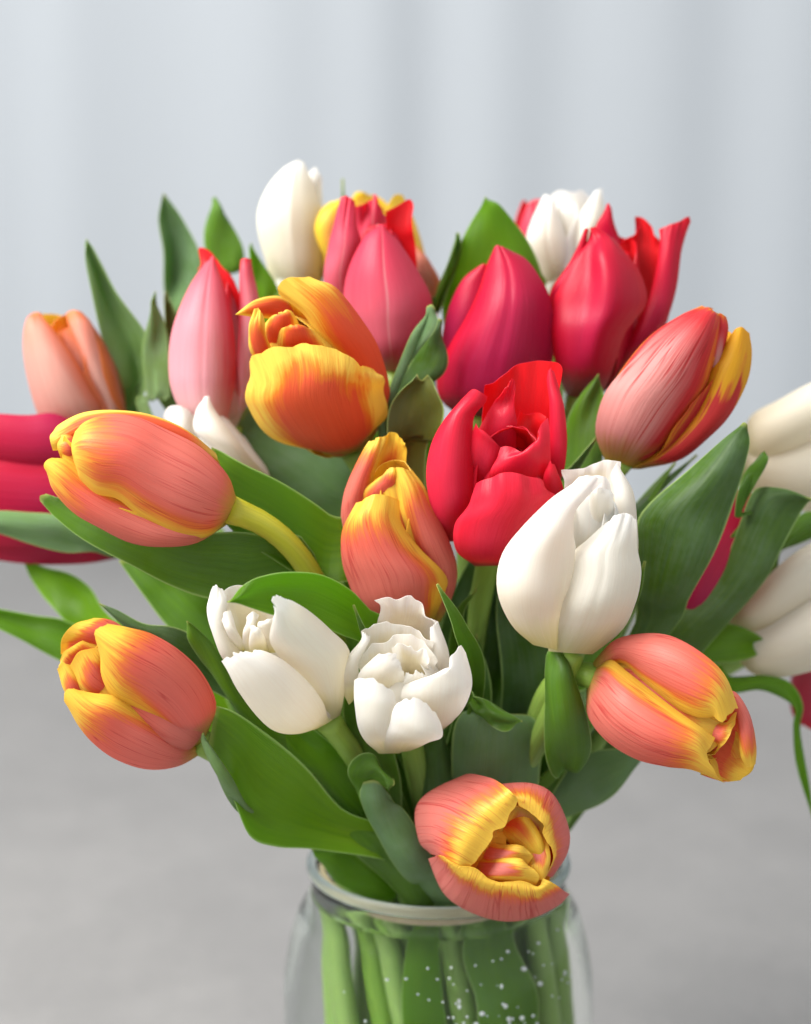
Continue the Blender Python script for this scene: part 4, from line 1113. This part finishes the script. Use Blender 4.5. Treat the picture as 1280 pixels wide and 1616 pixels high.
tulip('orange_front', 'coral and yellow tulip at the bottom facing the camera over the jar rim',
      (762, 1334, -0.052), (822, 1344, -0.092), 0.0205, O4, core(0.85, 0.72) + rear(20, 90, 200, 300, rs=.8, len=.8), (0.010, -0.026), STEM)
petals('orange_front', 'H', O4,
       ([(-6.0, [(840, 580), (900, 720)]), (-7.6, [(880, 418), (1000, 412), (1075, 450), (1129, 560), (1122, 650), (1062, 738)], .2), (-9.0, [(930, 440), (1000, 450), (1065, 505), (1085, 590), (1090, 660), (1060, 737)], .1), (-9.4, [(965, 482), (990, 502), (1046, 552), (1036, 592), (1076, 660), (1056, 736)], .1)], dict(jag=1.0, real='')),
       ([(-8.9, [(930, 480), (990, 500), (1055, 560)]), (-8.5, [(890, 560), (980, 600), (1060, 640)]), (-8.1, [(840, 640), (960, 700), (1070, 740)]), (-7.8, [(800, 720), (930, 760), (1050, 790)])], dict(k=-.1, inside=False)),
       ([(-8.4, [(870, 580), (930, 490)]), (-9.0, [(920, 610), (985, 510)]), (-9.3, [(985, 660), (1035, 590)]), (-9.3, [(1015, 700), (1035, 690), (1050, 660)])], dict(k=.5, inside=True)),
       ([(-8.2, [(790, 710), (840, 600)]), (-9.2, [(860, 692), (880, 620)]), (-9.7, [(930, 692), (945, 626)]), (-9.6, [(990, 695), (1008, 668), (985, 642)])], dict(k=.5)),
       ([(-8.4, [(790, 750), (800, 672)]), (-9.6, [(870, 748), (880, 672)]), (-10.0, [(950, 760), (955, 676)]), (-9.9, [(1018, 772), (1030, 735), (985, 688)])], dict(k=.5)),
       ([(-8.6, [(975, 560), (1045, 560)]), (-9.2, [(985, 640), (1062, 630)]), (-9.5, [(1000, 700), (1068, 690)]), (-9.5, [(1015, 735), (1038, 748), (1064, 730)])], dict(k=.4)),
       ([(-5.2, [(760, 540), (740, 660)]), (-6.6, [(750, 384), (600, 480), (597, 610), (640, 660)], .2), (-8.8, [(850, 382), (690, 480), (650, 580), (668, 664)], .25), (-9.9, [(920, 425), (800, 530), (740, 620), (722, 690)], .1), (-9.9, [(957, 463), (930, 520), (905, 562), (866, 574), (858, 600), (810, 670), (776, 716)], .05)], dict(jag=1.0, real='')),
       ([(-5.6, [(780, 640), (900, 690)]), (-6.8, [(643, 672), (700, 795), (800, 864), (900, 893), (1000, 884), (1090, 838), (1126, 797)], .2), (-8.8, [(655, 666), (740, 770), (830, 820), (920, 845), (1000, 840), (1080, 815), (1120, 790)], .2), (-9.9, [(670, 664), (750, 740), (850, 780), (940, 795), (1010, 800), (1060, 780), (1090, 765)], .1), (-10.0, [(692, 665), (730, 690), (800, 712), (860, 745), (960, 753), (1026, 776), (1043, 745)], .05)], dict(jag=1.0, real='')))

# ------------------------------------------------------------------ leaves (each a part of the tulip whose stem carries it)
blade('peach', 'A', 0.5, LEAF_BLUE, [(3.6, [(600, 1420), (680, 1410, .6), (720, 1420)]), (3.6, [(518, 1100), (630, 1080, .8), (668, 1060)]), (3.6, [(454, 880), (585, 900, .8), (660, 890)]), (3.5, [(412, 660), (495, 700, .7), (545, 685)]), (3.5, [(395, 520), (416, 540, .3), (442, 525)]), (3.5, [(398, 458)])], k=0.0)
blade('pink_left', 'A', 0.5, LEAF_BLUE, [(3.0, [(690, 1360), (720, 1360), (750, 1360)]), (3.0, [(688, 1180), (720, 1180, .2), (776, 1180)]), (3.0, [(658, 980), (715, 980, .2), (772, 1020)]), (3.0, [(668, 860), (708, 860, .15), (750, 890)]), (3.0, [(695, 760), (722, 770)]), (3.0, [(713, 698)])], k=0.0)
blade('pink_left', 'A', 0.55, LEAF_OLIVE, [(4.0, [(790, 1150), (850, 1120)]), (4.0, [(765, 980), (800, 980)]), (4.0, [(752, 880), (815, 860)]), (4.0, [(748, 770), (800, 770)]), (4.0, [(760, 698)])])
blade('white_tall', 'A', 0.5, LEAF_BLUE, [(8, [(850, 1000), (960, 950)]), (8, [(780, 800), (900, 780)]), (8, [(738, 640), (800, 640, .7), (925, 620)]), (8, [(732, 500), (790, 500, .7), (912, 500)]), (8, [(736, 380), (772, 380, .5), (850, 380)]), (8, [(752, 248)])], k=0.0)
blade('white_tall', 'A', 0.5, LEAF, [(7.5, [(1000, 800), (1100, 800)]), (7.5, [(965, 600), (1010, 600, -.2), (1118, 600)]), (7.5, [(938, 440), (985, 450, -.2), (1115, 500)]), (7.5, [(942, 340), (985, 340, -.2), (1060, 390)]), (7.5, [(965, 290), (985, 290, -.1), (1015, 310)]), (7.5, [(985, 262)])], k=0.0)
blade('white_tall', 'A', 0.55, LEAF_BRIGHT, [(5, [(1220, 900), (1320, 880)]), (5, [(1180, 740), (1290, 740)]), (5, [(1150, 630), (1245, 640)]), (5, [(1138, 540), (1190, 550)]), (5, [(1150, 478)])])
leaf('yellow_back', 0.5, [(570, 620, 0.075), (545, 420, 0.08), (541, 282, 0.08)], 0.0045, 0.3, (0, 0), LEAF)
blade('crimson_a', 'X', 0.45, LEAF_BRIGHT, [(4, [(725, 660), (800, 660)]), (3.6, [(697, 505), (858, 470)]), (3.4, [(705, 460), (854, 428)]), (3.4, [(729, 388), (832, 378)]), (3.5, [(750, 340), (795, 332)]), (3.7, [(767, 311)])], k=.25)
blade('pink_centre', 'B', 0.5, LEAF, [(3.4, [(900, 900), (940, 900)]), (3.4, [(940, 780), (972, 800)]), (3.4, [(960, 690), (1005, 690)]), (3.4, [(995, 580), (1048, 580)]), (3.4, [(1030, 470), (1072, 490)]), (3.4, [(1050, 428), (1066, 432)])])
blade('gold_centre', 'B', 0.55, LEAF_DARK, [(-.9, [(720, 1400), (800, 1400)]), (-.9, [(765, 1180), (890, 1170)]), (-1.0, [(855, 985), (985, 1050)]), (-1.0, [(918, 870), (992, 930)]), (-1.0, [(966, 820), (980, 826)])], k=.4)
blade('gold_centre', 'B', 0.55, LEAF_BLUE, [(-1.2, [(690, 1420), (730, 1420)]), (-1.4, [(740, 1190), (780, 1200)]), (-1.5, [(838, 960), (876, 975)]), (-1.5, [(882, 845), (932, 850)]), (-1.5, [(912, 766), (934, 757), (950, 775)])], k=.6)
blade('gold_centre', 'B', 0.6, LEAF_OLIVE, [(-1.8, [(740, 1560), (900, 1560)]), (-2.2, [(722, 1380), (975, 1370)]), (-2.4, [(752, 1250), (1003, 1240)]), (-2.6, [(818, 1130), (955, 1140)]), (-2.7, [(866, 1074), (890, 1108), (914, 1081)])], k=-.3)
blade('gold', 'X', 0.5, LEAF_BLUE, [(1.4, [(560, 880), (610, 800)]), (1.2, [(465, 800), (570, 715)]), (1.2, [(395, 740), (460, 655)]), (1.2, [(355, 695), (390, 640)])])
blade('orange_left', 'X', 0.45, LEAF_BRIGHT, [(-3.8, [(570, 950), (580, 870)]), (-4.3, [(500, 925), (518, 812)]), (-4.6, [(425, 880), (441, 756)]), (-4.7, [(365, 835), (381, 727)]), (-4.7, [(320, 770), (334, 706)])], k=-.1)
blade('orange_left', 'D', 0.40, LEAF, [(-4.2, [(1400, 1020), (1460, 780)]), (-4.8, [(1020, 955), (1160, 640)]), (-5.0, [(800, 888), (900, 640)]), (-5.0, [(600, 792), (660, 580)]), (-5.0, [(400, 690), (460, 520)]), (-4.9, [(268, 588), (320, 495)]), (-4.8, [(184, 495), (186, 472), (210, 466)])], k=-.2)
blade('crimson_edge', 'D', 0.6, LEAF_BLUE, [(2, [(720, 880), (730, 810)]), (0, [(480, 752), (490, 690)]), (-.4, [(300, 736), (300, 572)]), (-.6, [(120, 688), (120, 548)]), (-.6, [(-50, 640), (-50, 545)]), (-.4, [(-300, 600)])], k=.15)
blade('crimson_edge', 'D', 0.5, LEAF_BRIGHT, [(.5, [(640, 1280), (700, 1150)]), (1, [(320, 1075), (490, 1025)]), (1.6, [(218, 970), (405, 895)]), (2.0, [(148, 860), (295, 812)]), (2.2, [(110, 780), (125, 772)])], k=-.2)
blade('crimson_edge', 'D', 0.45, LEAF_BRIGHT, [(0, [(520, 1360), (560, 1210)]), (0, [(268, 1222), (325, 1060)]), (0, [(118, 1148), (150, 1024)]), (0, [(-40, 1075), (-40, 988)]), (.3, [(-200, 960)])], k=-.3)
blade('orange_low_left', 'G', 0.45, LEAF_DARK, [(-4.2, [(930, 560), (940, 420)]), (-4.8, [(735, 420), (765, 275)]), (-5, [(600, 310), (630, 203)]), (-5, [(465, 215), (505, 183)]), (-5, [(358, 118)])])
blade('peach', 'G', 0.45, LEAF, [(-1.5, [(900, 480), (980, 300)]), (-1.8, [(640, 240), (820, 110)]), (-1.4, [(518, 90), (690, 10)]), (-1.0, [(428, -35), (520, -65)])])
blade('white_left', 'G', 0.35, LEAF, [(-4, [(1240, 1010), (1300, 960)]), (-5, [(1110, 790), (1190, 740)]), (-5.6, [(930, 645), (1070, 590)]), (-6, [(815, 465), (895, 465)]), (-6.2, [(738, 342), (803, 305)]), (-6.4, [(690, 240), (735, 225)]), (-6.5, [(674, 183)])], k=.3)
blade('white_left', 'b', 0.5, LEAF_BRIGHT, [(-5.0, [(1360, 780), (1420, 600)]), (-6.2, [(1160, 590), (1210, 350)]), (-7.2, [(1000, 520), (1065, 205)]), (-8.5, [(800, 430), (850, 92)]), (-9.4, [(585, 395), (625, 74)]), (-9.9, [(430, 346), (455, 126)]), (-10.2, [(322, 308), (345, 210)]), (-10.4, [(254, 302), (258, 292)])], k=-.15)
blade('orange_low_left', 'G', 0.3, LEAF_BRIGHT, [(-4.5, [(1400, 1050), (1390, 920)]), (-5.2, [(1150, 1008), (1230, 840)]), (-5.9, [(1000, 998), (1110, 720)]), (-6.5, [(895, 955), (970, 600)]), (-7.0, [(835, 800), (865, 520)]), (-7.0, [(750, 640), (780, 490)])], k=-.25)
blade('orange_low_left', 'G', 0.4, LEAF_BLUE, [(-4.6, [(1010, 930), (1030, 880)]), (-6.6, [(880, 880), (905, 860)]), (-7.9, [(786, 768), (836, 750)]), (-8.1, [(726, 650), (764, 648)]), (-8.0, [(728, 590), (738, 582)])], k=.6)
blade('white_open', 'H', 0.42, LEAF_BLUE, [(-4.4, [(580, 760), (700, 740)]), (-5.8, [(486, 672), (655, 685)]), (-6.2, [(420, 560), (596, 590)]), (-6.4, [(392, 460), (545, 490)]), (-6.4, [(396, 398), (440, 390), (490, 432)])], k=.4)
blade('white_open', 'H', 0.45, LEAF, [(-5.2, [(420, 520), (480, 500)]), (-6.0, [(360, 420), (450, 420)]), (-6.6, [(366, 345), (470, 425)]), (-7.0, [(425, 303), (490, 425)]), (-7.0, [(495, 375), (510, 402), (495, 418)])], k=.6)
blade('orange_front', 'g', 0.45, LEAF_BLUE, [(-3.2, [(230, 1450), (640, 1450)]), (-4.6, [(238, 1250), (722, 1265)]), (-5.1, [(262, 1020), (742, 1100)]), (-5.2, [(305, 898), (698, 965)]), (-5.0, [(370, 882), (480, 900), (580, 903), (650, 908)])], k=.35)
blade('orange_front', 'g', 0.5, LEAF, [(-5.0, [(330, 920), (340, 850)]), (-5.7, [(377, 900), (385, 812)]), (-6.1, [(450, 965), (460, 838)]), (-6.3, [(540, 985), (545, 895)]), (-6.4, [(618, 930), (622, 940)])], k=.25)
blade('white_right', 'g', 0.5, LEAF, [(-4.4, [(810, 1150), (930, 1120)]), (-5.8, [(800, 1222), (925, 1192)]), (-6.6, [(742, 1110), (975, 1075)]), (-7.0, [(708, 920), (954, 900)]), (-7.0, [(708, 720), (908, 720)]), (-6.8, [(748, 600), (872, 590)]), (-6.6, [(782, 536), (800, 527), (818, 536)])], k=.5)
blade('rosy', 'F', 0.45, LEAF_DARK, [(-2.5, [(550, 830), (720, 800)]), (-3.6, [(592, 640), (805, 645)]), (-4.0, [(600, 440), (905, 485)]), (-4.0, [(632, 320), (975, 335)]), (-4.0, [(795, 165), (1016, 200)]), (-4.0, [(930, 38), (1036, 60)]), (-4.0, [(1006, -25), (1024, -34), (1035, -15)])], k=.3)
blade('rosy', 'F', 0.5, LEAF, [(-1.5, [(960, 420), (1000, 420)]), (-2.2, [(992, 320), (1015, 325)]), (-2.4, [(1010, 230), (1055, 230)]), (-2.4, [(1032, 145), (1085, 155)]), (-2.4, [(1075, 95), (1098, 100)]), (-2.4, [(1100, 78)])], k=.3)
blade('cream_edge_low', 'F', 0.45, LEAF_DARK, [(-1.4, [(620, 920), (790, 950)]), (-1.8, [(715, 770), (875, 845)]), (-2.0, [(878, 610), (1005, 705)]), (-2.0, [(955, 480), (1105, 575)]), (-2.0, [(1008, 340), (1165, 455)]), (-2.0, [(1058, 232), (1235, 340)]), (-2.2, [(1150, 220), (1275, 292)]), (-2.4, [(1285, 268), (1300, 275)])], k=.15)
blade('cream_edge_up', 'F', 0.6, LEAF, [(1.5, [(1000, 720), (1060, 650)]), (.4, [(1125, 520), (1180, 420)]), (.4, [(1250, 450), (1260, 315)]), (.8, [(1420, 340)])], k=.2)
blade('orange_right', 'F', 0.35, LEAF_BLUE, [(-2, [(170, 1580), (110, 1420)]), (-2.6, [(365, 1480), (270, 1350)]), (-3, [(505, 1405), (420, 1250)]), (-3.2, [(605, 1312), (560, 1230)]), (-3.2, [(720, 1190)])], k=.2)
blade('cream_edge_low', 'F', 0.5, LEAF_BRIGHT, [(-.6, [(850, 1000), (850, 940)]), (-.8, [(970, 1016), (970, 950)]), (-.8, [(1080, 1002), (1090, 944)]), (-.8, [(1180, 1042), (1192, 974)]), (-.8, [(1222, 1088), (1242, 1062)]), (-.8, [(1210, 1150), (1240, 1150)]), (-.8, [(1222, 1280), (1266, 1300)]), (-.8, [(1290, 1520)])], k=.3)
blade('cream_edge_low', 'X', 0.4, LEAF_BRIGHT, [(-1, [(1020, 1090), (1040, 1020)]), (-1.2, [(1090, 1050), (1100, 990)]), (-1, [(1160, 1040), (1160, 985)]), (-.6, [(1220, 1020)])], k=.2)
leaf('gold_centre', 0.45, [(745, 1080, -0.05), (725, 990, -0.072), (690, 922, -0.078)], 0.0050, 0.3, (10, 10), LEAF, k=4)
leaf('red_open', 0.5, [(720, 1000, -0.03), (752, 930, -0.035)], 0.0040, 0.3, (0, 0), LEAF)
leaf('gold_centre', 0.42, [(600, 1060, -0.06), (575, 1000, -0.072), (558, 955, -0.076)], 0.0040, 0.3, (0, 0), LEAF)
leaf('crimson_b', 0.5, [(860, 800, -0.01), (905, 740, -0.02), (946, 684, -0.02)], 0.0060, 0.5, (30, 30), LEAF_DARK)
leaf('rosy', 0.55, [(980, 860, 0.0), (1020, 790, 0.0), (1066, 730, 0.0)], 0.0055, 0.2, (0, 0), LEAF)
leaf('rosy', 0.5, [(950, 880, 0.0), (1010, 800, 0.0), (1100, 718, 0.0)], 0.0040, 0.2, (0, 0), LEAF_DARK)
leaf('crimson_b', 0.45, [(900, 800, 0.0), (910, 700, 0.0), (930, 620, 0.0)], 0.0100, 0.2, (0, 0), LEAF, k=5)
leaf('white_right', 0.45, [(960, 1000, -0.03), (1000, 940, -0.045), (1018, 886, -0.05)], 0.0050, 0.2, (0, 0), LEAF, k=4)
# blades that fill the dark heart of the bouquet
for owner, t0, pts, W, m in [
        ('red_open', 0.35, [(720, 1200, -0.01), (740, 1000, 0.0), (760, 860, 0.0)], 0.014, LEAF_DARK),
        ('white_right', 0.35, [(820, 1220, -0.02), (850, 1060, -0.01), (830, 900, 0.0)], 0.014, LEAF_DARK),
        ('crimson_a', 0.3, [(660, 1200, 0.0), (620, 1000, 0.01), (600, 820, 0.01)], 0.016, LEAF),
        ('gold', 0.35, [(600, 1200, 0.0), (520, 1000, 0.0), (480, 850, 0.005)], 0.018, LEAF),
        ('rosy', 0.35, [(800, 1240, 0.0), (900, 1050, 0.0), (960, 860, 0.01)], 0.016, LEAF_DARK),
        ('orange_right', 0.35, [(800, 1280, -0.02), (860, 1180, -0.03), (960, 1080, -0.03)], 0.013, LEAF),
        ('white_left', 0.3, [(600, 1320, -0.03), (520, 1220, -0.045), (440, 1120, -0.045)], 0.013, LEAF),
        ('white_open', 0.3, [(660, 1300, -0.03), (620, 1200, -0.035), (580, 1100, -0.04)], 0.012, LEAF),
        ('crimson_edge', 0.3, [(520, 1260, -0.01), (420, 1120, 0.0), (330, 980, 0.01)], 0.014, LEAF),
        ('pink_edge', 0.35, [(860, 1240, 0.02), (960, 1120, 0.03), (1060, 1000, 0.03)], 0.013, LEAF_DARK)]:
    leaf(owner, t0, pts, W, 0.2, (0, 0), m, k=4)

for owner, q0, q1, q2, W, m in [('white_right', (0.016, -0.030, 0.136), (0.022, -0.030, 0.11), (0.010, -0.022, 0.05), 0.010, LEAF),
                                ('white_open', (-0.006, -0.036, 0.136), (-0.004, -0.036, 0.10), (0.004, -0.030, 0.04), 0.007, LEAF_BRIGHT)]:
    T = TULIPS[owner]
    C = catmull([np.array([JX, JY, 0]) + np.array(q) for q in (q2, q1, q0)] + [stem_at(T, 0.36)], 30)
    u = np.linspace(0, 1, 30)
    v = np.linspace(-1, 1, 9)
    w = W * np.sin(np.pi * np.clip(u, 0.02, 0.97)) ** 0.6
    G = C[:, None, :] + (w[:, None] * v[None, :])[:, :, None] * np.array([1.0, 0.25, 0.1]) + (0.25 * w[:, None] * (v[None, :] ** 2))[:, :, None] * np.array([0, 1.0, 0])
    sheet('leaf', G, 0.0010, [m], T.root, {'along': u[:, None] * np.ones((1, 9)), 'across': np.ones((30, 1)) * v[None, :]})

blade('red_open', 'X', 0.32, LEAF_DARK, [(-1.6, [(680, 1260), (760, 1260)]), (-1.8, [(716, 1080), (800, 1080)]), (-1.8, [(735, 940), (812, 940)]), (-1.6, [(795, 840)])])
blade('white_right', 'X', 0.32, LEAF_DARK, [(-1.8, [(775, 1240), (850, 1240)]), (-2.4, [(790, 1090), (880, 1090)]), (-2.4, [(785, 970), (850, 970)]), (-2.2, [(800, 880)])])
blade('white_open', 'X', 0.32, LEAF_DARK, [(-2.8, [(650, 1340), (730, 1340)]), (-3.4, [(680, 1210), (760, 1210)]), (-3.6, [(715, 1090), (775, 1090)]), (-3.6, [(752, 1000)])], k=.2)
blade('gold_centre', 'X', 0.32, LEAF, [(-3.5, [(560, 1320), (640, 1320)]), (-5, [(560, 1220), (630, 1220)]), (-5.4, [(545, 1120), (600, 1120)]), (-5.4, [(560, 1030)])], k=.2)

# layered narrow blades round the neck of the bouquet
blade('orange_left', 'X', 0.31, LEAF_BRIGHT, [(-2.6, [(600, 1420), (640, 1400)]), (-3.6, [(540, 1398), (600, 1368)]), (-4.0, [(508, 1362), (560, 1342)]), (-4.0, [(492, 1342)])], k=.2)
blade('white_left', 'X', 0.31, LEAF_BRIGHT, [(-3.6, [(600, 1345), (645, 1322)]), (-5.2, [(515, 1240), (560, 1212)]), (-5.6, [(455, 1182), (492, 1152)]), (-5.6, [(415, 1118)])], k=.25)
blade('gold', 'X', 0.31, LEAF, [(-3.4, [(612, 1312), (655, 1300)]), (-4.6, [(560, 1202), (605, 1188)]), (-5.0, [(515, 1152), (555, 1138)]), (-5.0, [(486, 1112)])], k=.2)
blade('orange_low_left', 'X', 0.31, LEAF, [(-3.4, [(640, 1432), (690, 1428)]), (-4.4, [(598, 1386), (672, 1368)]), (-4.9, [(556, 1338), (636, 1312)]), (-4.9, [(530, 1288)])], k=.35)
blade('orange_front', 'X', 0.31, LEAF_BLUE, [(-3.6, [(690, 1432), (735, 1424)]), (-4.5, [(640, 1392), (702, 1372)]), (-4.7, [(608, 1350), (664, 1330)]), (-4.7, [(600, 1310)])], k=.35)
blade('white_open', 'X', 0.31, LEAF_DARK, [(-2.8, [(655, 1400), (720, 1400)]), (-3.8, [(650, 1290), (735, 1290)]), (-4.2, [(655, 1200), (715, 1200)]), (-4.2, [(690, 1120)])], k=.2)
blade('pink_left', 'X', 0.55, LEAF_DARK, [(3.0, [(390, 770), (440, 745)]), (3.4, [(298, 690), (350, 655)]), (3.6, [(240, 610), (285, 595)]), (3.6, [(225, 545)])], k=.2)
blade('crimson_b', 'X', 0.5, LEAF, [(-.6, [(895, 870), (960, 855)]), (-.5, [(885, 745), (952, 732)]), (-.2, [(900, 650), (955, 635)]), (0, [(945, 590)])], k=.2)
